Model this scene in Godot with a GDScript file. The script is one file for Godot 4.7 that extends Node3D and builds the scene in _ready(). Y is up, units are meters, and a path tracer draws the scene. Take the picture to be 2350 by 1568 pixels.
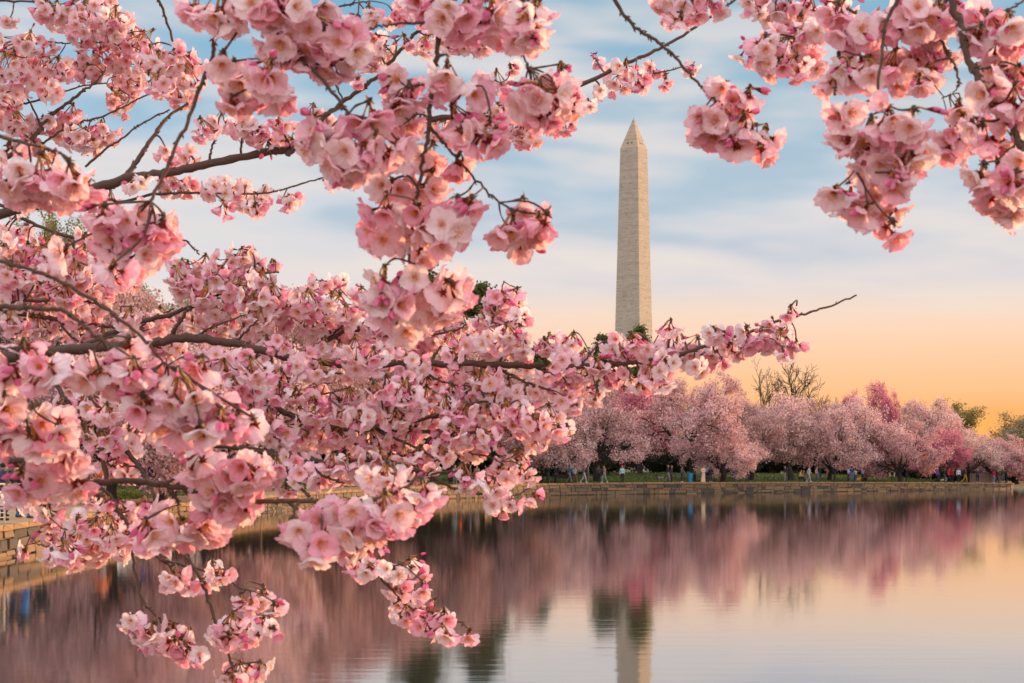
extends Node3D
# Cherry boughs over a still basin at sunrise, a stone obelisk beyond the far bank.
# y is up, the camera looks along -z from 2.4 m above the water.

const K := 3934.0          # picture units per radian-ish: x / z * K
const EYE := 2.4
var rng := RandomNumberGenerator.new()
var taken := {}

# ------------------------------------------------------------------ helpers
class MB:                  # collects triangles, gives an ArrayMesh
	var v := PackedVector3Array()
	var c := PackedColorArray()
	var i := PackedInt32Array()
	func put(p: Vector3, col: Color) -> int:
		v.append(p)
		c.append(col)
		return v.size() - 1
	func tri(a: int, b: int, d: int) -> void:
		i.append(a)
		i.append(b)
		i.append(d)
	func quad(a: Vector3, b: Vector3, d: Vector3, e: Vector3, col: Color) -> void:
		var n := v.size()
		v.append(a); v.append(b); v.append(d); v.append(e)
		c.append(col); c.append(col); c.append(col); c.append(col)
		i.append_array(PackedInt32Array([n, n + 1, n + 2, n, n + 2, n + 3]))
	func box(t: Transform3D, s: Vector3, col: Color) -> void:
		var h := s * 0.5
		var p := []
		for k in 8:
			p.append(t * Vector3(h.x if k & 1 else -h.x, h.y if k & 2 else -h.y, h.z if k & 4 else -h.z))
		for f in [[0, 1, 3, 2], [5, 4, 6, 7], [4, 0, 2, 6], [1, 5, 7, 3], [2, 3, 7, 6], [4, 5, 1, 0]]:
			quad(p[f[0]], p[f[3]], p[f[2]], p[f[1]], col)
	func tube(pts: PackedVector3Array, rad: PackedFloat32Array, sides: int, col: Color, rough := 0.0, r: RandomNumberGenerator = null, col_end := Color(-1, 0, 0)) -> void:
		var n := pts.size()
		if n < 2:
			return
		var start := v.size()
		var side := Vector3.UP
		for k in n:
			var d: Vector3 = (pts[mini(k + 1, n - 1)] - pts[maxi(k - 1, 0)]).normalized()
			if k == 0:
				side = d.cross(Vector3(0.31, 0.9, 0.27)).normalized()
			side = (side - d * side.dot(d)).normalized()
			var up := d.cross(side)
			var cc := col if col_end.r < 0.0 else col.lerp(col_end, k / float(n - 1))
			for s in sides:
				var a := TAU * s / sides
				var rr := rad[k]
				if rough > 0.0:
					rr *= 1.0 + r.randf_range(-rough, rough)
				v.append(pts[k] + (side * cos(a) + up * sin(a)) * rr)
				c.append(cc)
		for k in n - 1:
			for s in sides:
				var a := start + k * sides + s
				var b := start + k * sides + (s + 1) % sides
				i.append_array(PackedInt32Array([a, a + sides, b, b, a + sides, b + sides]))
		var tip := put(pts[n - 1] + (pts[n - 1] - pts[n - 2]).normalized() * rad[n - 1] * 0.6, col if col_end.r < 0.0 else col_end)
		var foot := put(pts[0], col)
		for s in sides:
			i.append_array(PackedInt32Array([start + (n - 1) * sides + s, start + (n - 1) * sides + (s + 1) % sides, tip]))
			i.append_array(PackedInt32Array([start + (s + 1) % sides, start + s, foot]))
	func mesh(mat: Material, smooth := false, onto: ArrayMesh = null) -> ArrayMesh:
		var m := onto if onto else ArrayMesh.new()
		if v.is_empty():
			return m
		var a := []
		a.resize(Mesh.ARRAY_MAX)
		a[Mesh.ARRAY_VERTEX] = v
		a[Mesh.ARRAY_COLOR] = c
		a[Mesh.ARRAY_INDEX] = i
		if smooth:
			var nn := PackedVector3Array()
			nn.resize(v.size())
			for k in range(0, i.size(), 3):
				var f := (v[i[k + 2]] - v[i[k]]).cross(v[i[k + 1]] - v[i[k]])
				nn[i[k]] += f
				nn[i[k + 1]] += f
				nn[i[k + 2]] += f
			for k in nn.size():
				nn[k] = nn[k].normalized() if nn[k].length_squared() > 1e-20 else Vector3.UP
			a[Mesh.ARRAY_NORMAL] = nn
		m.add_surface_from_arrays(Mesh.PRIMITIVE_TRIANGLES, a)
		m.surface_set_material(m.get_surface_count() - 1, mat)
		return m

func at(px: float, py: float, z: float) -> Vector3:     # a direction of view and a depth give a place
	return Vector3((px - 1175.0) / K * z, EYE + (1079.0 - py) / K * z, -z)

func numbered(called: String) -> String:
	var n: int = taken.get(called, 0)
	taken[called] = n + 1
	return called if n == 0 else "%s_%03d" % [called, n]

func tag(o: Node, label: String, category: String, group := "") -> void:
	o.set_meta("label", label)
	o.set_meta("category", category)
	if group:
		o.set_meta("group", group)

func thing(called: String, label: String, category: String, where: Vector3, turn := 0.0, group := "") -> Node3D:
	var o := Node3D.new()
	o.name = numbered(called)
	add_child(o, true)
	o.position = where
	o.rotation.y = turn
	tag(o, label, category, group)
	return o

func obj(called: String, m: Mesh, parent: Node, where := Transform3D()) -> MeshInstance3D:
	var o := MeshInstance3D.new()
	o.name = called
	o.mesh = m
	o.transform = where
	parent.add_child(o, true)
	return o

func struct(called: String, m: Mesh) -> MeshInstance3D:
	var o := obj(numbered(called), m, self)
	o.set_meta("kind", "structure")
	return o

func mat(col: Color, rough := 0.8, vertex := false) -> StandardMaterial3D:   # col is linear
	var m := StandardMaterial3D.new()
	m.albedo_color = col.linear_to_srgb()
	m.roughness = rough
	m.metallic = 0.0
	m.vertex_color_use_as_albedo = vertex
	return m

func noise(freq: float, seed_: int, octaves := 4, kind := FastNoiseLite.TYPE_SIMPLEX_SMOOTH) -> FastNoiseLite:
	var n := FastNoiseLite.new()
	n.seed = seed_
	n.frequency = freq
	n.noise_type = kind
	n.fractal_octaves = octaves
	return n

func noise_tex(size: int, freq: float, seed_: int, lo: Color, hi: Color, octaves := 4, normal := false, bump := 4.0) -> NoiseTexture2D:
	var t := NoiseTexture2D.new()
	t.width = size
	t.height = size
	t.seamless = true
	t.noise = noise(freq, seed_, octaves)
	if normal:
		t.as_normal_map = true
		t.bump_strength = bump
	else:
		var g := Gradient.new()
		g.set_color(0, lo.linear_to_srgb())
		g.set_color(1, hi.linear_to_srgb())
		t.color_ramp = g
	return t

func smooth_path(p: PackedVector3Array, per := 5) -> PackedVector3Array:   # Catmull-Rom through the points
	var out := PackedVector3Array()
	var n := p.size()
	for k in n - 1:
		var a := p[maxi(k - 1, 0)]
		var d := p[mini(k + 2, n - 1)]
		for s in per:
			out.append(p[k].cubic_interpolate(p[k + 1], a, d, s / float(per)))
	out.append(p[n - 1])
	return out

func table(x: float, t: Array) -> float:       # piecewise linear [[x, y], ...]
	if x <= t[0][0]:
		return t[0][1]
	for k in range(1, t.size()):
		if x <= t[k][0]:
			return lerpf(t[k - 1][1], t[k][1], (x - t[k - 1][0]) / (t[k][0] - t[k - 1][0]))
	return t[-1][1]

# ------------------------------------------------------------------ light, sky, camera
func rgb8(r: float, g: float, b: float) -> Color:
	return Color(r / 255.0, g / 255.0, b / 255.0).srgb_to_linear()

func grade(e: float, stops: Array) -> Color:
	if e <= stops[0][0]:
		return stops[0][1]
	for k in range(1, stops.size()):
		if e <= stops[k][0]:
			var t: float = (e - stops[k - 1][0]) / (stops[k][0] - stops[k - 1][0])
			return stops[k - 1][1].lerp(stops[k][1], t)
	return stops[-1][1]

func make_sky() -> ImageTexture:
	var w := 3072
	var h := 1536
	var data := PackedFloat32Array()
	data.resize(w * h * 3)
	var mid := [[0.0, rgb8(253, 172, 100)], [1.6, rgb8(253, 182, 116)], [2.7, rgb8(253, 194, 142)], [4.1, rgb8(252, 207, 172)], [5.2, rgb8(243, 216, 196)], [6.2, rgb8(218, 212, 215)],
		[8.8, rgb8(190, 203, 215)], [11.5, rgb8(160, 189, 207)], [15.3, rgb8(124, 174, 202)], [25.0, rgb8(150, 180, 206)], [50.0, rgb8(212, 216, 226)], [90.0, rgb8(226, 226, 232)]]
	var cool := [[0.0, rgb8(240, 224, 208)], [3.0, rgb8(240, 226, 214)], [5.0, rgb8(236, 224, 216)], [7.0, rgb8(220, 218, 221)], [9.0, rgb8(206, 213, 222)], [11.5, rgb8(160, 192, 214)], [15.3, rgb8(116, 172, 206)], [25.0, rgb8(150, 180, 206)], [50.0, rgb8(212, 216, 226)], [90.0, rgb8(226, 226, 232)]]
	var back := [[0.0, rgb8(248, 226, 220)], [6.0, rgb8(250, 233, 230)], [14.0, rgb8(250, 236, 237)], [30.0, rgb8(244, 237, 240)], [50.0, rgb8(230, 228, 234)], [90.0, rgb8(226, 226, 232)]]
	var n1 := noise(1.0, 11, 4)
	var n2 := noise(1.0, 23, 3)
	var white := rgb8(211, 213, 219)
	var cream := rgb8(244, 226, 210)
	for y in h / 2:
		var e := 90.0 - 180.0 * (y + 0.5) / h
		var fine := e < 24.0
		var step := 1 if fine else 6
		var sy := sin(deg_to_rad(e))
		var cy := cos(deg_to_rad(e))
		var a0 := grade(e, mid)
		var a1 := grade(e, cool)
		var a2 := grade(e, back)
		var amount := smoothstep(3.5, 7.0, e) * (1.0 - 0.55 * smoothstep(13.0, 16.5, e)) * (1.0 - smoothstep(30.0, 70.0, e))
		var x := 0
		while x < w:
			var az := wrapf(360.0 * (x + 0.5) / w, -180.0, 180.0)
			var col := a0.lerp(a1, 1.0 - smoothstep(-16.0, 4.0, az))
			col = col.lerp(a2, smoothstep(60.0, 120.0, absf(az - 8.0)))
			var glow := exp(-pow((az - 21.0) / 8.0, 2.0)) * exp(-pow(maxf(e, 0.0) / 2.0, 6.0))
			col = col.lerp(rgb8(255, 163, 14), clampf(glow, 0.0, 1.0) * 0.95)
			if e < 70.0:
				var ra := deg_to_rad(az)
				var dx := cy * sin(ra)
				var dz := -cy * cos(ra)
				var tilt := sy + dx * 0.06
				var s := n1.get_noise_3d(dx * 5.5, tilt * 30.0, dz * 5.5) + 0.3 * n2.get_noise_3d(dx * 14.0, tilt * 80.0, dz * 14.0)
				var t := smoothstep(-0.4, 0.55, s) * amount
				col = col.lerp(white.lerp(cream, 0.35 + 0.5 * (1.0 - smoothstep(5.0, 9.0, e))), t * 0.9)
				var dark := smoothstep(0.1, 0.7, -s) * smoothstep(5.5, 8.0, e) * (1.0 - smoothstep(12.0, 16.0, e))
				col = col.lerp(rgb8(150, 180, 200), dark * 0.5)
			col = col * (1.0 + 0.82 * maxf(smoothstep(18.0, 45.0, e), smoothstep(60.0, 130.0, absf(az - 8.0))))  # added brightness overhead and behind the camera, lifting the light on the blossoms
			for q in mini(step, w - x):
				var o := (y * w + x + q) * 3
				data[o] = col.r
				data[o + 1] = col.g
				data[o + 2] = col.b
			x += step
	var lower := Color(0.20, 0.15, 0.11)
	for k in range(w * (h / 2) * 3, w * h * 3, 3):
		data[k] = lower.r
		data[k + 1] = lower.g
		data[k + 2] = lower.b
	return ImageTexture.create_from_image(Image.create_from_data(w, h, false, Image.FORMAT_RGBF, data.to_byte_array()))

func light_and_camera() -> void:
	var cam := Camera3D.new()
	cam.name = "camera"
	cam.projection = Camera3D.PROJECTION_FRUSTUM
	cam.near = 0.1
	cam.far = 4000.0
	cam.size = 2.0 * 0.1 * 784.0 / K
	cam.frustum_offset = Vector2(0.0, 0.1 * 295.0 / K)     # a level camera whose lens is shifted upwards
	add_child(cam)
	cam.position = Vector3(0, EYE, 0)
	var ca := CameraAttributesPhysical.new()
	ca.frustum_near = 0.1
	ca.frustum_far = 4000.0
	ca.frustum_focal_length = 60.0
	ca.frustum_focus_distance = 6.5
	ca.exposure_aperture = 20.0
	cam.attributes = ca
	var we := WorldEnvironment.new()
	we.name = "world"
	var e := Environment.new()
	e.background_mode = Environment.BG_SKY
	var sky := Sky.new()
	var pm := PanoramaSkyMaterial.new()
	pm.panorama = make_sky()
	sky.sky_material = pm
	e.sky = sky
	e.tonemap_mode = Environment.TONE_MAPPER_LINEAR
	e.tonemap_exposure = EXPO
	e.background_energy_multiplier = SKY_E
	e.sdfgi_enabled = true
	e.ssao_enabled = true
	e.ssil_enabled = true
	we.environment = e
	add_child(we)
	var sun := DirectionalLight3D.new()
	sun.name = "sun"
	sun.light_color = Color(1.0, 0.79, 0.58)
	sun.light_energy = SUN_E
	sun.light_angular_distance = 3.0
	sun.shadow_enabled = true
	sun.sky_mode = DirectionalLight3D.SKY_MODE_LIGHT_ONLY
	add_child(sun)
	var az := deg_to_rad(SUN_AZ)
	var el := deg_to_rad(SUN_EL)
	var to_sun := Vector3(sin(az) * cos(el), sin(el), -cos(az) * cos(el))
	sun.look_at_from_position(Vector3.ZERO, -to_sun, Vector3.UP)

const EXPO := 2.0
const SKY_E := 0.53
const SUN_E := 1.12
const SUN_AZ := 52.0
const SUN_EL := 6.5

# ------------------------------------------------------------------ the bank
# Edge of the sea wall: [x, z, height of its top]; the land lies to the left of the way along it.
const EDGE := [[14.0, 4.0, 0.9], [2.0, -1.1, 0.9], [-5.0, -4.5, 0.9], [-9.5, -13.0, 0.9], [-12.4, -28.0, 0.9], [-13.7, -46.0, 0.9], [-14.7, -66.0, 0.9], [-14.6, -86.0, 0.92], [-13.7, -99.0, 0.95], [-10.8, -119.0, 1.02],
	[-7.6, -136.0, 1.06], [1.9, -158.0, 1.1], [11.0, -168.0, 1.12], [21.0, -176.0, 1.12], [33.0, -187.0, 1.06], [44.7, -197.0, 0.98], [55.0, -206.5, 0.85], [61.6, -213.0, 0.76], [63.5, -217.5, 0.75], [65.5, -228.0, 0.75], [72.0, -262.0, 0.75], [96.0, -318.0, 0.75], [170.0, -350.0, 0.75], [420.0, -365.0, 0.75]]
const REACH := [[0, 46.0], [512, 84.0], [620, 96.0], [790, 118.0], [940, 135.0], [1222, 158.0], [1645, 176.0], [2068, 197.0], [2312, 212.0], [2420, 220.0]]
var edge := PackedVector3Array()      # x, top height, z, every metre or so
var edge_n := PackedVector3Array()    # towards the land

func make_edge() -> void:
	var p := PackedVector3Array()
	for q in EDGE:
		p.append(Vector3(q[0], q[2], q[1]))
	var fine := smooth_path(p, 12)
	edge.append(fine[0])
	for q in fine:
		if q.distance_to(edge[-1]) > 0.9:
			edge.append(q)
	for k in edge.size():
		var d := edge[mini(k + 2, edge.size() - 1)] - edge[maxi(k - 2, 0)]
		d.y = 0.0
		d = d.normalized()
		edge_n.append(Vector3(d.z, 0, -d.x))

func height(x: float, z: float) -> float:       # ground level on the land
	var best := 1e9
	var top := 1.0
	for k in edge.size():
		var d := (edge[k].x - x) * (edge[k].x - x) + (edge[k].z - z) * (edge[k].z - z)
		if d < best:
			best = d
			top = edge[k].y
	return rise(sqrt(best), top, z)

func rise(d: float, top: float, z: float) -> float:
	var g := top + 0.02
	if d > 4.6:
		g += 0.95 * smoothstep(4.6, 22.0, d) + 0.5 * smoothstep(22.0, 70.0, d)
	g += 15.8 * smoothstep(640.0, 860.0, -z) * smoothstep(60.0, 300.0, d)
	return g

func spot(px: float, behind: float) -> Vector3:  # on the ground, seen at px, so many metres beyond the edge
	var z := table(px, REACH) + behind
	var x := (px - 1175.0) / K * z
	return Vector3(x, height(x, -z), -z)

func strip(d0: float, d1: float, steps: int, lift: float, step := 1) -> MB:
	var b := MB.new()
	var rows := 0
	for k in range(0, edge.size(), step):
		for s in steps + 1:
			var d := lerpf(d0, d1, s / float(steps))
			var q := edge[k] + edge_n[k] * d
			b.put(Vector3(q.x, rise(d, edge[k].y, q.z) + lift, q.z), Color.WHITE)
		rows += 1
	for r in rows - 1:
		for s in steps:
			var a := r * (steps + 1) + s
			b.tri(a, a + 1, a + steps + 1)
			b.tri(a + 1, a + steps + 2, a + steps + 1)
	return b

func bank() -> void:
	var gm := mat(Color(0.9, 0.9, 0.9), 0.95)
	gm.albedo_texture = noise_tex(512, 0.02, 5, Color(0.045, 0.065, 0.010), Color(0.12, 0.15, 0.025), 5)
	gm.uv1_triplanar = true
	gm.uv1_world_triplanar = true
	gm.uv1_scale = Vector3(0.08, 0.08, 0.08)
	struct("lawn", strip(4.6, 46.0, 14, 0.004).mesh(gm, true))
	var far := mat(Color(0.028, 0.034, 0.012), 0.95)
	var fb := MB.new()
	var rows := 0
	for k in range(0, edge.size(), 4):
		for s in 13:
			var d := 44.0 + 900.0 * pow(s / 12.0, 1.8)
			var q := edge[k] + edge_n[k] * d
			fb.put(Vector3(q.x, rise(d, edge[k].y, q.z) - 0.012, q.z), Color.WHITE)
		rows += 1
	for r in rows - 1:
		for s in 12:
			var a := r * 13 + s
			fb.tri(a, a + 1, a + 13)
			fb.tri(a + 1, a + 14, a + 13)
	struct("ground", fb.mesh(far, true))
	var wm := mat(Color(0.9, 0.9, 0.9), 0.9)
	wm.albedo_texture = noise_tex(512, 0.03, 8, Color(0.25, 0.16, 0.085), Color(0.37, 0.245, 0.14), 5)
	wm.uv1_triplanar = true
	wm.uv1_world_triplanar = true
	wm.uv1_scale = Vector3(0.15, 0.15, 0.15)
	struct("path", strip(0.55, 4.7, 5, 0.0).mesh(wm, true))
	# short grass on the slope: countless blades
	var gr := MB.new()
	for k in 5:
		var a := k * 1.26
		var o := Vector3(cos(a), 0, sin(a)) * 0.035
		var lean := Vector3(cos(a * 1.7), 0, sin(a * 2.3)) * 0.05
		var n := gr.put(o + Vector3(0.012, 0, 0), Color(0.07, 0.10, 0.016))
		gr.put(o - Vector3(0.012, 0, 0), Color(0.07, 0.10, 0.016))
		gr.put(o + lean + Vector3(0, 0.10 + 0.03 * (k % 3), 0), Color(0.13, 0.165, 0.025))
		gr.tri(n, n + 1, n + 2)
	var mm := MultiMesh.new()
	mm.transform_format = MultiMesh.TRANSFORM_3D
	mm.mesh = gr.mesh(mat(Color.WHITE, 0.9, true))
	mm.instance_count = 26000
	var first := 0
	for k in edge.size():
		if edge[k].z < -40.0:
			first = k
			break
	for k in 26000:
		var e := rng.randi_range(first, edge.size() - 60)
		var d := 4.75 + 16.0 * pow(rng.randf(), 1.6)
		var q := edge[e] + edge_n[e] * d + Vector3(rng.randf_range(-0.6, 0.6), 0, rng.randf_range(-0.6, 0.6))
		var s := rng.randf_range(0.7, 1.7)
		mm.set_instance_transform(k, Transform3D(Basis(Vector3.UP, rng.randf() * TAU).scaled(Vector3(s * 1.6, s, s * 1.6)), Vector3(q.x, rise(d, edge[e].y, q.z) - 0.01, q.z)))
	var g := MultiMeshInstance3D.new()
	g.name = "grass"
	g.multimesh = mm
	add_child(g)
	tag(g, "short green grass on the slope behind the waterside path", "grass")
	g.set_meta("kind", "stuff")
	# water
	var w := mat(Color(0.021, 0.016, 0.011), 0.05)
	w.metallic_specular = 1.0
	w.clearcoat_enabled = true
	w.clearcoat = 0.62
	w.clearcoat_roughness = 0.05
	w.normal_enabled = true
	w.normal_texture = noise_tex(512, 0.012, 31, Color.BLACK, Color.WHITE, 4, true, 3.0)
	w.normal_scale = 0.07
	w.uv1_triplanar = true
	w.uv1_world_triplanar = true
	w.uv1_scale = Vector3(0.06, 0.06, 0.30)
	var wb := MB.new()
	for zz in 12:
		for xx in 10:
			var x0 := -160.0 + xx * 70.0
			var z0 := 20.0 - zz * 40.0
			wb.quad(Vector3(x0, 0, z0), Vector3(x0, 0, z0 - 40.0), Vector3(x0 + 70.0, 0, z0 - 40.0), Vector3(x0 + 70.0, 0, z0), Color.WHITE)
	struct("water", wb.mesh(w))

func rounded_stone(r: RandomNumberGenerator) -> ArrayMesh:   # a unit block with worn edges
	var b := MB.new()
	var s := [[-0.5, -0.44], [-0.44, -0.5], [0.44, -0.5], [0.5, -0.44], [0.5, 0.44], [0.44, 0.5], [-0.44, 0.5], [-0.5, 0.44]]
	for ring in 2:
		for q in s:
			var j := 0.03 if ring else 0.0
			var f := 0.93 if ring else 1.0
			b.put(Vector3(q[0] * f + r.randf_range(-j, j), q[1] * (f - 0.03) + r.randf_range(-j, j), (0.5 + r.randf_range(-0.12, 0.12)) if ring else -0.5), Color.WHITE)
	for k in 8:
		b.tri(k, k + 8, (k + 1) % 8)
		b.tri((k + 1) % 8, k + 8, 8 + (k + 1) % 8)
	for k in range(1, 7):
		b.tri(8, 8 + k + 1, 8 + k)
	return b.mesh(null)

func sea_wall() -> void:
	var wall := thing("sea_wall", "low coursed stone sea wall along the far edge of the basin", "wall", Vector3.ZERO)
	var mortar := mat(Color(0.15, 0.098, 0.055), 0.95)
	var core := MB.new()
	for k in edge.size() - 1:
		var a := edge[k] + edge_n[k] * 0.10
		var c := edge[k + 1] + edge_n[k + 1] * 0.10
		var a2 := edge[k] + edge_n[k] * 0.62
		var c2 := edge[k + 1] + edge_n[k + 1] * 0.62
		core.quad(Vector3(a.x, -0.6, a.z), Vector3(a.x, a.y - 0.02, a.z), Vector3(c.x, c.y - 0.02, c.z), Vector3(c.x, -0.6, c.z), Color.WHITE)
		core.quad(Vector3(a.x, a.y - 0.02, a.z), Vector3(a2.x, a2.y - 0.02, a2.z), Vector3(c2.x, c2.y - 0.02, c2.z), Vector3(c.x, c.y - 0.02, c.z), Color.WHITE)
	obj("core", core.mesh(mortar), wall)
	var shapes := []
	for k in 7:
		shapes.append(rounded_stone(rng))
	var tones := []
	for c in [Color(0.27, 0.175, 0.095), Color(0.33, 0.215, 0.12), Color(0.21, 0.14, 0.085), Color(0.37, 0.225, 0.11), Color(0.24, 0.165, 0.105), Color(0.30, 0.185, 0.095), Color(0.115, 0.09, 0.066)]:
		var m := mat(Color.WHITE, 0.9)
		m.albedo_texture = noise_tex(128, 0.05, 40 + tones.size(), c * 0.50, c * 0.70, 4)
		m.uv1_triplanar = true
		m.uv1_world_triplanar = true
		m.uv1_scale = Vector3(0.7, 0.7, 0.7)
		tones.append(m)
	# run along the edge by arc length
	var arc := PackedFloat32Array([0.0])
	for k in range(1, edge.size()):
		arc.append(arc[k - 1] + Vector2(edge[k].x, edge[k].z).distance_to(Vector2(edge[k - 1].x, edge[k - 1].z)))
	var s0 := 0.0
	var s1 := 0.0
	for k in edge.size():
		if edge[k].z > -40.0:
			s0 = arc[k]
		if edge[k].z > -226.0:
			s1 = arc[k]
	var stones := []
	var k0 := 0
	for course in 4:
		var s := s0 + rng.randf() * 0.5
		k0 = 0
		while s < s1:
			var ln := 0.4 + 1.5 * pow(rng.randf(), 1.5)
			var m := s + ln * 0.5
			while k0 < arc.size() - 2 and arc[k0 + 1] < m:
				k0 += 1
			var f := (m - arc[k0]) / (arc[k0 + 1] - arc[k0])
			var p := edge[k0].lerp(edge[k0 + 1], f)
			var n := edge_n[k0].lerp(edge_n[k0 + 1], f).normalized()
			var full := (p.y - 0.15) + 0.16
			var cut := []
			for cc in [course, course + 1]:
				var f0: float = [0.0, 0.21, 0.47, 0.70, 1.0][cc]
				if cc > 0 and cc < 4:
					f0 += 0.055 * sin(m * 0.21 + cc * 2.1) + 0.035 * sin(m * 0.83 + cc * 4.0) + rng.randf_range(-0.02, 0.02)
				cut.append(f0 * full - 0.16)
			var hh: float = cut[1] - cut[0]
			var y: float = (cut[0] + cut[1]) * 0.5
			var depth := 0.22
			var out_ := rng.randf_range(0.0, 0.026)
			var centre := Vector3(p.x, y, p.z) + n * (depth * 0.5 - out_)
			var bs := Basis(n.cross(Vector3.UP) * -1.0, Vector3.UP, -n)
			bs = Basis(bs.x * (ln - rng.randf_range(0.012, 0.035)), bs.y * (hh - rng.randf_range(0.008, 0.03)), bs.z * depth)
			stones.append([p.distance_to(Vector3(0, 0, 0)), Transform3D(bs, centre), rng.randi() % shapes.size(), (6 if course == 0 and rng.randf() < 0.75 else rng.randi() % tones.size())])  # bottom course: tidal stain, darkened also to dim its reflection at the waterline
			s += ln
	stones.sort_custom(func(x, y): return x[0] < y[0])
	var rest := {}
	for k in stones.size():
		var q: Array = stones[k]
		if k < 300:
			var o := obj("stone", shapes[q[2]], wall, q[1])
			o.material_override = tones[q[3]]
			continue
		if not rest.has(q[3]):
			rest[q[3]] = MB.new()
		var b: MB = rest[q[3]]
		var base := b.v.size()
		var arr: Array = shapes[q[2]].surface_get_arrays(0)
		for v in arr[Mesh.ARRAY_VERTEX]:
			b.put(q[1] * v, Color.WHITE)
		for i in arr[Mesh.ARRAY_INDEX]:
			b.i.append(base + i)
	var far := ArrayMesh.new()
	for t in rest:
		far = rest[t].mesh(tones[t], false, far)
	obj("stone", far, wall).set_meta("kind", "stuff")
	# coping slabs
	var cm := mat(Color.WHITE, 0.85)
	cm.albedo_texture = noise_tex(256, 0.03, 61, Color(0.25, 0.148, 0.072), Color(0.36, 0.22, 0.11), 4)
	cm.uv1_triplanar = true
	cm.uv1_world_triplanar = true
	cm.uv1_scale = Vector3(0.4, 0.4, 0.4)
	var slab := rounded_stone(rng)
	var s := s0
	k0 = 0
	while s < s1:
		var ln := rng.randf_range(1.1, 2.0)
		var m := s + ln * 0.5
		while k0 < arc.size() - 2 and arc[k0 + 1] < m:
			k0 += 1
		var f := (m - arc[k0]) / (arc[k0 + 1] - arc[k0])
		var p := edge[k0].lerp(edge[k0 + 1], f)
		var n := edge_n[k0].lerp(edge_n[k0 + 1], f).normalized()
		var bs := Basis(n.cross(Vector3.UP) * -1.0 * (ln - 0.012), Vector3.UP * 0.18, -n * 0.66)
		var o := obj("coping_slab", slab, wall, Transform3D(bs, Vector3(p.x, p.y - 0.055 + rng.randf_range(-0.012, 0.012), p.z) + n * (0.25 + rng.randf_range(-0.012, 0.012))))
		o.material_override = cm
		s += ln

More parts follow.
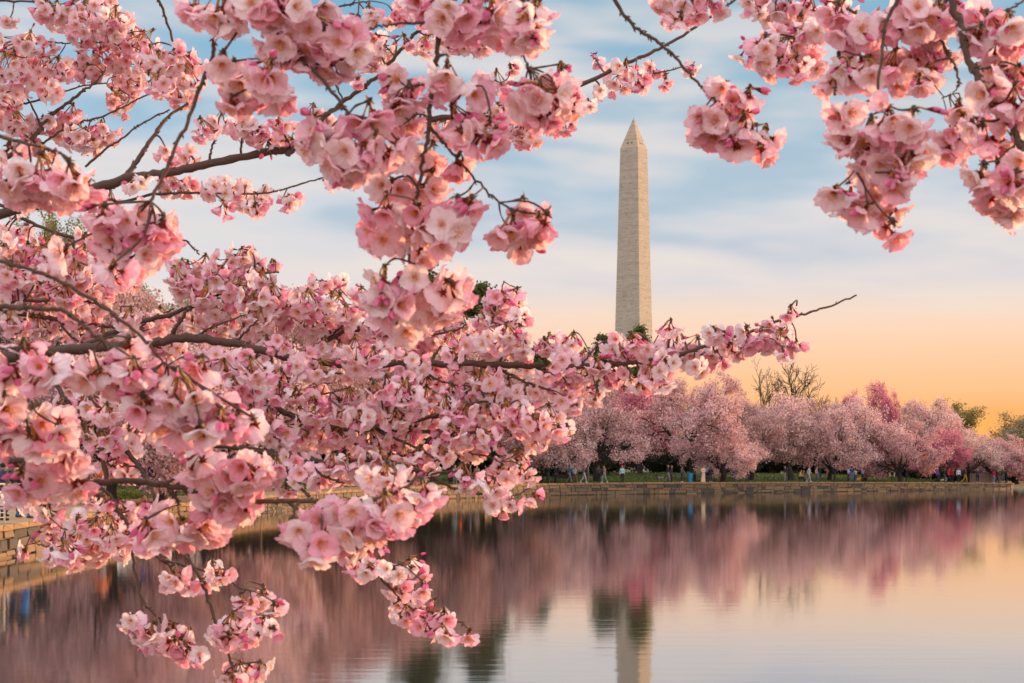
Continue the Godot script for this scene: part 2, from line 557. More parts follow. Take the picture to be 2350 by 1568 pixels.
# ------------------------------------------------------------------ the obelisk
func obelisk() -> void:
	var d := 900.0
	var base := Vector3((1454.5 - 1175.0) / K * d, 18.4, -d)
	var t := thing("obelisk", "tall pale stone obelisk rising beyond the trees of the far bank", "monument", base, deg_to_rad(-31.8))
	var img := Image.create(512, 1024, false, Image.FORMAT_RGB8)
	var r := RandomNumberGenerator.new()
	r.seed = 77
	img.fill(Color(0.6, 0.55, 0.48))
	var y := 0
	while y < 1024:
		var hh := 6
		var tone := r.randf_range(0.95, 1.03)
		var x := -r.randi_range(0, 40)
		while x < 512:
			var ln := r.randi_range(18, 54)
			var k := tone * r.randf_range(0.93, 1.05)
			if r.randf() < 0.07:
				k *= 0.9
			img.fill_rect(Rect2i(maxi(x, 0), y, ln, hh), Color(0.665 * k, 0.62 * k, 0.55 * k))
			img.fill_rect(Rect2i(maxi(x, 0), y, 1, hh), Color(0.625, 0.58, 0.51))
			x += ln
		img.fill_rect(Rect2i(0, y, 512, 1), Color(0.605, 0.56, 0.495))
		y += hh
	var stone := StandardMaterial3D.new()
	stone.albedo_texture = ImageTexture.create_from_image(img)
	stone.roughness = 0.85
	var cap := StandardMaterial3D.new()
	cap.albedo_texture = stone.albedo_texture
	cap.albedo_color = Color(1.0, 0.97, 0.93)
	cap.roughness = 0.8
	var shaft := SurfaceTool.new()
	shaft.begin(Mesh.PRIMITIVE_TRIANGLES)
	shaft.set_smooth_group(-1)
	var pyr := SurfaceTool.new()
	pyr.begin(Mesh.PRIMITIVE_TRIANGLES)
	pyr.set_smooth_group(-1)
	var wb := 8.4
	var wt := 5.24
	for f in 4:
		var q := Basis(Vector3.UP, f * PI / 2)
		var n := 8
		for k in n:
			var y0 := 152.4 * k / n
			var y1 := 152.4 * (k + 1) / n
			var w0 := lerpf(wb, wt, k / float(n))
			var w1 := lerpf(wb, wt, (k + 1) / float(n))
			var p := [Vector3(-w0, y0, w0), Vector3(-w1, y1, w1), Vector3(w1, y1, w1), Vector3(w0, y0, w0)]
			var uv := [Vector2(-w0 / 26.0 + f * 0.31, -y0 / 103.0), Vector2(-w1 / 26.0 + f * 0.31, -y1 / 103.0), Vector2(w1 / 26.0 + f * 0.31, -y1 / 103.0), Vector2(w0 / 26.0 + f * 0.31, -y0 / 103.0)]
			for i in [0, 1, 2, 0, 2, 3]:
				shaft.set_uv(uv[i])
				shaft.add_vertex(q * p[i])
		var tip := Vector3(0, 169.2, 0)
		var c0 := Vector3(-wt, 152.4, wt)
		var c1 := Vector3(wt, 152.4, wt)
		var list := [[c0, Vector2(-wt / 26.0, -0.1)], [tip, Vector2(0, -0.27)], [c1, Vector2(wt / 26.0, -0.1)]]
		for e in list:
			pyr.set_uv(e[1])
			pyr.add_vertex(q * e[0])
	shaft.generate_normals()
	pyr.generate_normals()
	var sm := shaft.commit()
	sm.surface_set_material(0, stone)
	obj("shaft", sm, t)
	var pmesh := pyr.commit()
	pmesh.surface_set_material(0, cap)
	var po := obj("pyramidion", pmesh, t)
	var dark := mat(Color(0.02, 0.02, 0.03), 0.4)
	var pale := mat(Color(0.605, 0.56, 0.495), 0.7)
	var slope := atan2(wt, 16.8)
	for f in 4:
		for sx in [-1.0, 1.0]:
			var q := Basis(Vector3.UP, f * PI / 2)
			var yy := 155.0
			var zz := wt * (1.0 - (yy - 152.4) / 16.8)
			var b := MB.new()
			b.box(Transform3D(), Vector3(1.0, 0.8, 0.16), Color.WHITE)
			var tr := Transform3D(q * Basis(Vector3.RIGHT, -slope), q * Vector3(sx * 1.15, yy, zz))
			obj("window", b.mesh(dark), po, tr)
			var fr := MB.new()
			fr.box(Transform3D(Basis(), Vector3(0, -0.55, 0)), Vector3(1.3, 0.16, 0.24), Color.WHITE)
			obj("window_sill", fr.mesh(pale), po, tr)

# ------------------------------------------------------------------ trees of the far bank
var bark: StandardMaterial3D
var bloom_mats := {}
var protos := {}

class Grow:
	var wood := MB.new()
	var leaf := MB.new()
	var r := RandomNumberGenerator.new()
	var kids := [5, 4, 4, 4]
	var lens := [3.2, 2.2, 1.4, 0.9]
	var spread := [0.9, 0.7, 0.7, 0.7]
	var droop := [0.0, 0.08, 0.2, 0.3]
	var lift := 0.25
	var top := 1.7
	var radius := 0.3
	var per_metre := 26.0
	var leaf_size := 0.14
	var scatter := 0.24
	var bloom_from := 2
	var cols := []
	var wood_col := Color(0.035, 0.026, 0.022)
	var env := Vector3(5.5, 4.5, 5.5)
	var env_y := 5.0
	var thin := 0.006
	var bumpy := 0.32
	var low := -1.0
	var phase := 0.0

	func leaves(a: Vector3, b: Vector3, density: float) -> void:
		var n := int(a.distance_to(b) * per_metre * density + r.randf())
		for k in n:
			var p := a.lerp(b, r.randf()) + Vector3(r.randfn(0, scatter), r.randfn(0, scatter * 0.8), r.randfn(0, scatter))
			var s := leaf_size * r.randf_range(0.6, 1.35)
			var u := Vector3(r.randfn(), r.randfn(), r.randfn()).normalized()
			var w := u.cross(Vector3(r.randfn(), r.randfn(), r.randfn())).normalized()
			var n0 := leaf.v.size()
			var col: Color = cols[r.randi() % cols.size()]
			var lift_ := u.cross(w) * s * 0.25
			leaf.v.append(p + u * s * 0.5)
			leaf.v.append(p + w * s * 0.5 + lift_)
			leaf.v.append(p - u * s * 0.5)
			leaf.v.append(p - w * s * 0.5 + lift_)
			for q in 4:
				leaf.c.append(col)
			leaf.i.append_array(PackedInt32Array([n0, n0 + 1, n0 + 2, n0, n0 + 2, n0 + 3]))

	func limb(p: Vector3, d: Vector3, ln: float, rad: float, level: int) -> void:
		var last := level >= lens.size() - 1
		var n := 3 if last else 5
		var pts := PackedVector3Array([p])
		var rads := PackedFloat32Array([rad])
		var dirs := [d]
		for k in n:
			d = (d + Vector3(r.randfn(), r.randfn() * 0.7, r.randfn()) * 0.16 + Vector3(0, -float(droop[level]) + (lift if level == 0 else 0.0), 0) * 0.35).normalized()
			p += d * ln / n
			var q := Vector3(p.x / env.x, (p.y - env_y) / env.y, p.z / env.z)
			var az := atan2(q.z, q.x)
			q /= 1.0 + bumpy * (sin(az * 2.0 + phase) * 0.5 + sin(az * 5.0 + phase * 2.3 + q.y * 3.0) * 0.6 + sin(q.y * 5.0 + phase * 1.7) * 0.4)
			if q.length() > 1.0:
				p = p.lerp(Vector3(q.x / q.length() * env.x, q.y / q.length() * env.y + env_y, q.z / q.length() * env.z), 0.45)
			p.y = maxf(p.y, low + 0.5 * r.randf())
			pts.append(p)
			rads.append(maxf(rad * (1.0 - 0.62 * (k + 1) / n), thin))
			dirs.append(d)
		wood.tube(pts, rads, 6 if level < 2 else (4 if level == 2 else 3), wood_col, 0.1 if level < 2 else 0.0, r)
		if level >= bloom_from:
			for k in n:
				leaves(pts[k], pts[k + 1], 1.0 if last else 0.55)
		if last:
			return
		for k in int(kids[level + 1]):
			var f := lerpf(0.35, 1.0, (k + r.randf()) / int(kids[level + 1]))
			var at_ := f * n
			var i0 := mini(int(at_), n - 1)
			var start := pts[i0].lerp(pts[i0 + 1], at_ - i0)
			var dd: Vector3 = dirs[i0 + 1]
			var axis := Vector3(r.randfn(), r.randfn(), r.randfn()).normalized()
			var out_ := (start * Vector3(1, 0.15, 1)).normalized()
			var side := (dd.cross(axis)).normalized()
			var nd := (dd + side * float(spread[level + 1]) * r.randf_range(0.7, 1.5) + out_ * 0.15).normalized()
			limb(start, nd, ln_of(level + 1), rads[i0] * r.randf_range(0.55, 0.75), level + 1)

	func ln_of(level: int) -> float:
		return float(lens[level]) * r.randf_range(0.75, 1.25)

	func tree(lean := 0.0) -> void:
		phase = r.randf() * TAU
		var pts := PackedVector3Array()
		var rads := PackedFloat32Array()
		for k in 6:
			var t := k / 5.0
			pts.append(Vector3(lean * t * t, top * t - 0.15, 0.08 * sin(t * 4.0)))
			rads.append(radius * (1.25 - 0.45 * t + 0.35 * exp(-t * 9.0)))
		wood.tube(pts, rads, 9, wood_col, 0.07, r)
		var n := int(kids[0])
		for k in n:
			var a := TAU * (k + r.randf_range(-0.25, 0.25)) / n
			var d := Vector3(cos(a) * float(spread[0]), r.randf_range(0.55, 1.0), sin(a) * float(spread[0])).normalized()
			limb(pts[5] - Vector3(0, r.randf_range(0.0, 0.45) * top * 0.4, 0), d, ln_of(0), radius * r.randf_range(0.5, 0.65), 0)

func shades(base: Color, n := 12, vary := 0.16) -> Array:
	var out := []
	for k in n:
		var f := 1.0 + rng.randf_range(-vary, vary)
		out.append(Color(clampf(base.r * f, 0, 1), clampf(base.g * f * (1.0 + rng.randf_range(-vary, vary)), 0, 1), clampf(base.b * f * (1.0 + rng.randf_range(-vary, vary) * 0.6), 0, 1)))
	return out

func keep(kind: String, g: Grow, h: float, r: float) -> void:
	protos[kind] = {"wood": g.wood.mesh(bark, true), "leaf": g.leaf.mesh(null) if g.leaf.v.size() else null, "h": h, "r": r}

func tree_kinds() -> void:
	bark = mat(Color.WHITE, 0.95, true)
	var blossom := Color(0.88, 0.72, 0.70)
	for k in 7:
		var g := Grow.new()
		g.r.seed = 100 + k
		g.cols = shades(blossom, 14, 0.13)
		g.cols.append_array([Color(0.60, 0.36, 0.36), Color(0.48, 0.27, 0.26), Color(0.66, 0.42, 0.40), Color(0.38, 0.2, 0.17), Color(0.30, 0.16, 0.13), Color(0.52, 0.3, 0.3)])
		g.env = Vector3(5.5, 4.1, 5.5)
		g.env_y = 4.6
		g.top = [1.7, 1.9, 1.5, 2.1, 1.6, 1.8, 1.5][k]
		g.radius = [0.30, 0.34, 0.27, 0.32, 0.36, 0.28, 0.3][k]
		g.kids = [6, 4, 5, 5] if k % 2 else [7, 4, 4, 5]
		g.lens = [3.9, 2.7, 1.8, 1.1]
		g.per_metre = 41.0
		g.bumpy = 0.12 if k == 3 else 0.30
		g.low = [2.1, 2.2, 1.5, 2.4, 2.0, 2.2, 0.7][k]
		g.droop = [[0.0, 0.1, 0.25, 0.35], [0.0, 0.05, 0.15, 0.25], [0.1, 0.3, 0.45, 0.5], [-0.1, 0.0, 0.1, 0.2], [0.05, 0.2, 0.35, 0.4], [0.0, 0.1, 0.2, 0.3], [0.1, 0.25, 0.5, 0.6]][k]
		g.tree([0.2, -0.3, 0.5, 0.1, -0.5, 0.3, 0.0][k])
		keep("cherry%d" % k, g, 8.7, 5.5)
	for k in 3:
		var g := Grow.new()
		g.r.seed = 300 + k
		g.cols = [Color.WHITE]
		g.wood_col = Color(0.03, 0.019, 0.012)
		g.env = Vector3(5.2, 7.0, 5.2)
		g.env_y = 8.4
		g.top = 3.4
		g.radius = 0.5
		g.kids = [3, 3, 3, 3, 3]
		g.lens = [6.2, 3.6, 2.3, 1.5, 0.8]
		g.spread = [0.45, 0.5, 0.55, 0.6, 0.7]
		g.droop = [-0.3, -0.15, -0.1, 0.0, 0.0]
		g.bloom_from = 9
		g.bumpy = 0.08
		g.thin = 0.026
		g.tree(0.2)
		keep("bare%d" % k, g, 15.2, 5.2)
	for k in 2:                                  # broad trees in first leaf
		var g := Grow.new()
		g.r.seed = 330 + k
		g.cols = shades([Color(0.23, 0.20, 0.055), Color(0.30, 0.22, 0.13)][k], 10, 0.2)
		g.wood_col = Color(0.06, 0.045, 0.03)
		g.env = Vector3(5.4, 4.6, 5.4)
		g.env_y = 7.2
		g.top = 3.2
		g.radius = 0.32
		g.kids = [5, 4, 4, 4]
		g.lens = [4.4, 2.8, 1.8, 1.1]
		g.droop = [-0.1, 0.0, 0.0, 0.1]
		g.per_metre = 44.0
		g.leaf_size = 0.19
		g.scatter = 0.32
		g.tree(0.1)
		keep("leafing%d" % k, g, 11.8, 5.4)
	for k in 2:                                  # upright trees with fine whips, barely in leaf
		var g := Grow.new()
		g.r.seed = 350 + k
		g.cols = shades(Color(0.28, 0.25, 0.07), 10, 0.2)
		g.wood_col = Color(0.15, 0.115, 0.075)
		g.env = Vector3(5.4, 10.5, 5.4)
		g.env_y = 10.5
		g.top = 3.0
		g.radius = 0.4
		g.kids = [6, 5, 5, 5]
		g.lens = [8.0, 5.2, 3.2, 1.9]
		g.spread = [0.5, 0.34, 0.3, 0.28]
		g.droop = [-0.5, -0.45, -0.4, -0.3]
		g.per_metre = 24.0
		g.leaf_size = 0.15
		g.scatter = 0.12
		g.thin = 0.014
		g.tree(0.1)
		keep("whip%d" % k, g, 21.0, 5.4)
	var sh := Grow.new()
	sh.r.seed = 411
	sh.cols = shades(Color(0.028, 0.036, 0.014), 10, 0.3)
	sh.wood_col = Color(0.04, 0.03, 0.02)
	sh.env = Vector3(3.0, 1.9, 3.0)
	sh.env_y = 1.9
	sh.top = 0.4
	sh.radius = 0.12
	sh.kids = [8, 5, 5]
	sh.lens = [2.2, 1.5, 0.9]
	sh.spread = [1.3, 0.8, 0.8]
	sh.droop = [0.1, 0.1, 0.1]
	sh.bloom_from = 0
	sh.per_metre = 34.0
	sh.leaf_size = 0.24
	sh.scatter = 0.26
	sh.tree()
	keep("shrub", sh, 3.8, 3.0)
	for k in 2:                                  # dark conifers
		var g := Grow.new()
		g.r.seed = 370 + k
		g.cols = shades(Color(0.080, 0.095, 0.022), 10, 0.3)
		g.wood_col = Color(0.05, 0.035, 0.025)
		g.per_metre = 40.0
		g.leaf_size = 0.30
		g.scatter = 0.30
		var h := 22.0
		var pts := PackedVector3Array()
		var rads := PackedFloat32Array()
		for q in 12:
			pts.append(Vector3(0.2 * sin(q * 1.1), h * q / 11.0, 0.2 * cos(q * 0.8)))
			rads.append(0.42 * (1.04 - q / 11.0))
		g.wood.tube(pts, rads, 8, g.wood_col)
		for q in 170:
			var t := 0.2 + 0.79 * (q + g.r.randf()) / 170.0
			var a := g.r.randf() * TAU
			var reach := (4.7 * pow(clampf((0.93 - t) / 0.75, 0.0, 1.0), 0.45) + 0.28) * g.r.randf_range(0.55, 1.15) * (1.0 + 0.25 * sin(t * 23.0))
			var p0 := Vector3(0, h * t, 0)
			var p1 := p0 + Vector3(cos(a) * reach, reach * g.r.randf_range(-0.05, 0.3), sin(a) * reach)
			g.wood.tube(PackedVector3Array([p0, p0.lerp(p1, 0.5) + Vector3(0, -0.15, 0), p1]), PackedFloat32Array([0.06, 0.04, 0.02]), 4, g.wood_col)
			for s in 5:
				var m := p0.lerp(p1, 0.35 + 0.16 * s)
				g.leaves(m, m + Vector3(g.r.randfn(0, 0.5), g.r.randfn(0, 0.2), g.r.randfn(0, 0.5)), 0.8)
		keep("conifer%d" % k, g, 22.0, 4.6)
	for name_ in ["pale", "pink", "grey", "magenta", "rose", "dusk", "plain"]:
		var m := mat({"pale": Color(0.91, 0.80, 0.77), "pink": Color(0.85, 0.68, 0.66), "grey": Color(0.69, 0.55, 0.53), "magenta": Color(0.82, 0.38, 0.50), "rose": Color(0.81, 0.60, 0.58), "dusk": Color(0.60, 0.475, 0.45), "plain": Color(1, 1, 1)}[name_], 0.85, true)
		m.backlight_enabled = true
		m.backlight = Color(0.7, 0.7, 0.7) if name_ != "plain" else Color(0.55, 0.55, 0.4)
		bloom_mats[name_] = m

func tree(px: float, behind: float, h: float, r: float, kind: String, tint: String, label: String, group := "", called := "cherry_tree") -> void:
	var p: Dictionary = protos[kind]
	if behind < 30.0 and called == "cherry_tree":
		h *= 1.04
		r *= 1.05
	var t := thing(called, label, "tree", spot(px, behind) - Vector3(0, 0.1, 0), rng.randf() * TAU, group)
	var s := Vector3(r / float(p.r), h / float(p.h), r / float(p.r))
	obj("trunk", p.wood, t, Transform3D(Basis().scaled(s), Vector3.ZERO))
	if p.leaf:
		var o := obj("crown", p.leaf, t, Transform3D(Basis().scaled(s), Vector3.ZERO))
		o.material_override = bloom_mats[tint]

func trees() -> void:
	tree_kinds()
	var row := "cherry trees along the far bank"
	var hid := "pale pink cherry tree on the bank half hidden behind the blossoming boughs"
	# seen clear to the right of the boughs
	tree(1240, 9, 7.6, 4.6, "cherry2", "pale", "low pale cherry tree above the dark wooden bench", row)
	tree(1372, 9, 9.6, 5.0, "cherry4", "pink", "pink cherry tree with a leaning grey trunk beside the group of walkers", row)
	tree(1470, 26, 10.2, 4.4, "cherry3", "magenta", "deep magenta cherry tree standing behind the two tall pale ones", row)
	tree(1588, 9, 11.6, 5.9, "cherry0", "pink", "tallest cherry tree, over the blue litter bag and the woman in the long dress", row)
	tree(1660, 5, 6.6, 4.4, "cherry6", "pale", "spreading cherry tree whose low bough hides the man in the blue jacket", row)
	tree(1725, 12, 8.8, 4.6, "cherry5", "pink", "round pink cherry tree below the thinner bare tree", row)
	tree(1815, 10, 9.4, 5.0, "cherry1", "pale", "pale cherry tree over the photographer with a tripod", row)
	tree(1905, 10, 9.0, 4.9, "cherry2", "pink", "pink cherry tree behind the seated man in the tan jacket", row)
	tree(1985, 9, 10.0, 5.0, "cherry0", "pale", "pale domed cherry tree above the man with a black backpack", row)
	tree(1998, 26, 11.4, 3.9, "cherry3", "magenta", "dark pink tree whose rounded top shows above the pale dome", row)
	tree(2065, 4, 8.0, 4.6, "cherry6", "rose", "drooping rosy cherry tree whose twigs hang down over the sea wall", row)
	tree(2130, 24, 10.2, 5.0, "cherry1", "pale", "pale cherry tree with open top beside the olive green tree", row)
	tree(2152, 8, 7.0, 3.7, "cherry4", "magenta", "low bright magenta cherry tree over the people in red", row)
	tree(2222, 9, 6.6, 4.2, "cherry5", "pale", "pale cherry tree behind the person in mustard trousers", row)
	tree(2282, 8, 6.1, 4.4, "cherry0", "pink", "pink cherry tree over the last people at the corner of the wall", row)
	tree(2335, 6, 5.4, 4.3, "cherry6", "rose", "rosy cherry tree leaning out over the water past the wall corner", row)
	tree(2385, 14, 5.0, 4.6, "cherry2", "pink", "last pink cherry tree beyond the corner of the sea wall", row)
	# second row behind them
	var two := "second row of cherry trees"
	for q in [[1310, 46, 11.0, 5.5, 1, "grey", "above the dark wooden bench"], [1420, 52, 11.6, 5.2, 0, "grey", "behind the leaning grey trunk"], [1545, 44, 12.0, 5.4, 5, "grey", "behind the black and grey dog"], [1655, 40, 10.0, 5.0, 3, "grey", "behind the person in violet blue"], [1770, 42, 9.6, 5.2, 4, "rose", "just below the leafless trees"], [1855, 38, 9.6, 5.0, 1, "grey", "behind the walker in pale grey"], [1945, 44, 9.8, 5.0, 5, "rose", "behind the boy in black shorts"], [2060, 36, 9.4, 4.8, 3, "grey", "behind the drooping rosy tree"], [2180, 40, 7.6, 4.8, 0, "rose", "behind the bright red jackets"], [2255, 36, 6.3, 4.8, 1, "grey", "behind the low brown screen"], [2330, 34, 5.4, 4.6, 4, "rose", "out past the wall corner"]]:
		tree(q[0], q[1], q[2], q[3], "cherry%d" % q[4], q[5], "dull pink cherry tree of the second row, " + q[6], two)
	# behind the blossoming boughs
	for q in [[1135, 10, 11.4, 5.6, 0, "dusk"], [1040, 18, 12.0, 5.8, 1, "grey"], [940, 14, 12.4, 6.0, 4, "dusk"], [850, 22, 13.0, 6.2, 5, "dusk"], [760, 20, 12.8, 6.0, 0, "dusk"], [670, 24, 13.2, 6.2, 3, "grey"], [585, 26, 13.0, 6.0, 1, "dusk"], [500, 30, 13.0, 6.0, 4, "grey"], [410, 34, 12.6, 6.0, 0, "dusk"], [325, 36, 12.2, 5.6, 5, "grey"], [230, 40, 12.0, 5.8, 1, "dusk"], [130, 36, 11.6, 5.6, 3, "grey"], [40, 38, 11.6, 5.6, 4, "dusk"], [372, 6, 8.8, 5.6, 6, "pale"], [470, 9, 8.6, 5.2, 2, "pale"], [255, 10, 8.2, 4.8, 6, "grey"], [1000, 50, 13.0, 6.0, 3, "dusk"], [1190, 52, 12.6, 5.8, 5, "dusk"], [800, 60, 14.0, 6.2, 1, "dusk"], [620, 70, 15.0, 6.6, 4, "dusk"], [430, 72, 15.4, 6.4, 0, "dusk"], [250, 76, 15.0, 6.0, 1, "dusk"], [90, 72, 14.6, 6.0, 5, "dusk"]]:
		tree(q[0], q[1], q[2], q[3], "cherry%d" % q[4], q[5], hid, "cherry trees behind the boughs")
	# dark evergreen shrubs between the trunks
	for q in [[1262, 22, 3.4, 3.0], [1330, 26, 4.0, 3.6], [1405, 34, 4.4, 3.4], [1500, 40, 4.6, 3.8], [1560, 34, 4.2, 3.4], [1620, 44, 4.8, 4.0], [1690, 38, 4.2, 3.8], [1775, 44, 4.4, 4.0], [1860, 46, 4.6, 4.2], [1940, 48, 4.4, 4.2], [2030, 44, 4.2, 4.2], [2110, 42, 3.8, 4.0], [2190, 40, 3.6, 4.0], [2260, 40, 3.4, 4.0], [2325, 36, 3.0, 4.0], [1195, 30, 4.0, 3.6], [1100, 34, 4.4, 4.0], [990, 40, 4.6, 4.4], [860, 46, 5.0, 4.6], [720, 54, 5.0, 4.8], [580, 60, 5.2, 5.0]]:
		var p: Dictionary = protos["shrub"]
		var t := thing("shrub", "dark evergreen shrub in the shade behind the cherry trunks", "shrub", spot(q[0], q[1]), rng.randf() * TAU, "dark shrubs behind the trunks")
		var s := Vector3(q[3] / float(p.r), q[2] / float(p.h), q[3] / float(p.r))
		obj("stem", p.wood, t, Transform3D(Basis().scaled(s), Vector3.ZERO))
		obj("foliage", p.leaf, t, Transform3D(Basis().scaled(s), Vector3.ZERO)).material_override = bloom_mats["plain"]
	# other kinds
	tree(1752, 62, 16.8, 4.4, "bare1", "plain", "slimmer of the two tall leafless trees, with one upright stem", "", "bare_tree")
	tree(1818, 66, 18.4, 6.6, "bare1", "plain", "wide leafless tree forking into a fan of bare limbs", "", "bare_tree")
	tree(1892, 66, 13.2, 4.2, "bare1", "plain", "small leafless tree just above the pink crowns beside the wide fan", "", "bare_tree")
	tree(2198, 62, 14.2, 6.4, "leafing0", "plain", "olive green tree coming into leaf against the orange glow", "", "leafing_tree")
	tree(2398, 110, 14.0, 10.5, "leafing1", "plain", "broad grey brown dome of a distant tree at the picture edge", "", "leafing_tree")
	tree(1466, 92, 22.2, 4.4, "conifer0", "plain", "dark green conifer standing in front of the foot of the obelisk", "", "conifer")
	tree(1388, 96, 20.8, 5.2, "conifer1", "plain", "lower dark conifer just beside the foot of the obelisk", "", "conifer")
	tree(1235, 90, 18.0, 4.6, "conifer0", "plain", "dark conifer showing between the blossoms of the long bough", "", "conifer")
	tree(1100, 96, 26.4, 6.4, "conifer1", "plain", "tall dark green conifer behind the upright blossom spray", "", "conifer")
	tree(965, 96, 28.0, 7.0, "conifer0", "plain", "tallest dark conifer, nearly hidden behind the lowest hanging cluster of the middle", "", "conifer")
	tree(128, 96, 26.0, 6.0, "whip0", "plain", "tall willowy tree in yellow green bud above the pale blossoms", "", "willowy_tree")
	tree(335, 92, 21.0, 6.8, "whip1", "plain", "slanting willowy tree with bare silvery whips behind the hanging cluster", "", "willowy_tree")
	tree(40, 120, 21.0, 5.0, "whip1", "plain", "fainter willowy tree at the edge beside the yellow green one", "", "willowy_tree")

# ------------------------------------------------------------------ people
func smin(a: float, b: float, k: float) -> float:
	var h := clampf(0.5 + 0.5 * (b - a) / k, 0.0, 1.0)
	return lerpf(b, a, h) - k * h * (1.0 - h)

const SKIN := 0
const HAIR := 1
const TOP := 2
const LEGS := 3
const SHOE := 4

# bones: [from, to, radius, radius, region]; one continuous skin is drawn round them
func body(bones: Array, cell := 0.036) -> ArrayMesh:
	var lo := Vector3(9, 9, 9)
	var hi := -lo
	for b in bones:
		var m: float = maxf(b[2], b[3]) + cell * 2.0
		for p in [b[0], b[1]]:
			lo = Vector3(minf(lo.x, p.x - m), minf(lo.y, p.y - m), minf(lo.z, p.z - m))
			hi = Vector3(maxf(hi.x, p.x + m), maxf(hi.y, p.y + m), maxf(hi.z, p.z + m))
	var nx := int((hi.x - lo.x) / cell) + 2
	var ny := int((hi.y - lo.y) / cell) + 2
	var nz := int((hi.z - lo.z) / cell) + 2
	var field := PackedFloat32Array()
	field.resize(nx * ny * nz)
	field.fill(1.0)
	var near := PackedFloat32Array()
	near.resize(nx * ny * nz)
	near.fill(9.0)
	var part := PackedByteArray()
	part.resize(nx * ny * nz)
	for b in bones:
		var a: Vector3 = b[0]
		var c: Vector3 = b[1]
		var ab := c - a
		var l2 := maxf(ab.length_squared(), 1e-6)
		var ra: float = b[2]
		var rb: float = b[3]
		var m := maxf(ra, rb) + cell * 2.6
		var x0 := maxi(0, int((minf(a.x, c.x) - m - lo.x) / cell))
		var x1 := mini(nx - 1, int((maxf(a.x, c.x) + m - lo.x) / cell) + 1)
		var y0 := maxi(0, int((minf(a.y, c.y) - m - lo.y) / cell))
		var y1 := mini(ny - 1, int((maxf(a.y, c.y) + m - lo.y) / cell) + 1)
		var z0 := maxi(0, int((minf(a.z, c.z) - m - lo.z) / cell))
		var z1 := mini(nz - 1, int((maxf(a.z, c.z) + m - lo.z) / cell) + 1)
		for x in range(x0, x1 + 1):
			for y in range(y0, y1 + 1):
				for z in range(z0, z1 + 1):
					var p := lo + Vector3(x, y, z) * cell
					var t := clampf((p - a).dot(ab) / l2, 0.0, 1.0)
					var d := p.distance_to(a + ab * t) - lerpf(ra, rb, t)
					var o := (x * ny + y) * nz + z
					field[o] = smin(field[o], d, 0.03)
					if d < near[o]:
						near[o] = d
						part[o] = b[4]
	var at_cell := {}
	var verts := PackedVector3Array()
	var reg := PackedByteArray()
	for x in nx - 1:
		for y in ny - 1:
			for z in nz - 1:
				var mask := 0
				var sum := Vector3.ZERO
				var cnt := 0
				var vals := []
				for k in 8:
					var o := ((x + (k & 1)) * ny + y + ((k >> 1) & 1)) * nz + z + ((k >> 2) & 1)
					vals.append(field[o])
					if field[o] < 0.0:
						mask |= 1 << k
				if mask == 0 or mask == 255:
					continue
				for e in [[0, 1], [2, 3], [4, 5], [6, 7], [0, 2], [1, 3], [4, 6], [5, 7], [0, 4], [1, 5], [2, 6], [3, 7]]:
					var va: float = vals[e[0]]
					var vb: float = vals[e[1]]
					if (va < 0.0) != (vb < 0.0):
						var t := va / (va - vb)
						var pa := Vector3(e[0] & 1, (e[0] >> 1) & 1, (e[0] >> 2) & 1)
						var pb := Vector3(e[1] & 1, (e[1] >> 1) & 1, (e[1] >> 2) & 1)
						sum += pa.lerp(pb, t)
						cnt += 1
				at_cell[(x * ny + y) * nz + z] = verts.size()
				verts.append(lo + (Vector3(x, y, z) + sum / cnt) * cell)
				reg.append(part[(x * ny + y) * nz + z])
	var tris := [[], [], [], [], []]
	for key in at_cell:
		var z: int = key % nz
		var y: int = (key / nz) % ny
		var x: int = key / (nz * ny)
		for ax in 3:
			var d: Vector3i = [Vector3i(1, 0, 0), Vector3i(0, 1, 0), Vector3i(0, 0, 1)][ax]
			var u: Vector3i = [Vector3i(0, 1, 0), Vector3i(0, 0, 1), Vector3i(1, 0, 0)][ax]
			var w: Vector3i = [Vector3i(0, 0, 1), Vector3i(1, 0, 0), Vector3i(0, 1, 0)][ax]
			var s0: bool = field[key] < 0.0
			var o1: int = ((x + d.x) * ny + y + d.y) * nz + z + d.z
			if o1 >= field.size() or s0 == (field[o1] < 0.0):
				continue
			var q := []
			for s in [Vector3i.ZERO, u, u + w, w]:
				q.append(at_cell.get(((x - s.x) * ny + y - s.y) * nz + z - s.z, -1))
			if q.has(-1):
				continue
			if not s0:
				q.reverse()
			var list: Array = tris[reg[q[0]]]
			list.append_array([q[0], q[2], q[1], q[0], q[3], q[2]])
	var nn := PackedVector3Array()
	nn.resize(verts.size())
	for list in tris:
		for k in range(0, list.size(), 3):
			var f := (verts[list[k + 2]] - verts[list[k]]).cross(verts[list[k + 1]] - verts[list[k]])
			for s in 3:
				nn[list[k + s]] += f
	for k in nn.size():
		nn[k] = nn[k].normalized()
	var out := ArrayMesh.new()
	for list in tris:
		var a := []
		a.resize(Mesh.ARRAY_MAX)
		a[Mesh.ARRAY_VERTEX] = verts
		a[Mesh.ARRAY_NORMAL] = nn
		a[Mesh.ARRAY_INDEX] = PackedInt32Array(list if list.size() else [0, 0, 0])
		out.add_surface_from_arrays(Mesh.PRIMITIVE_TRIANGLES, a)
	return out

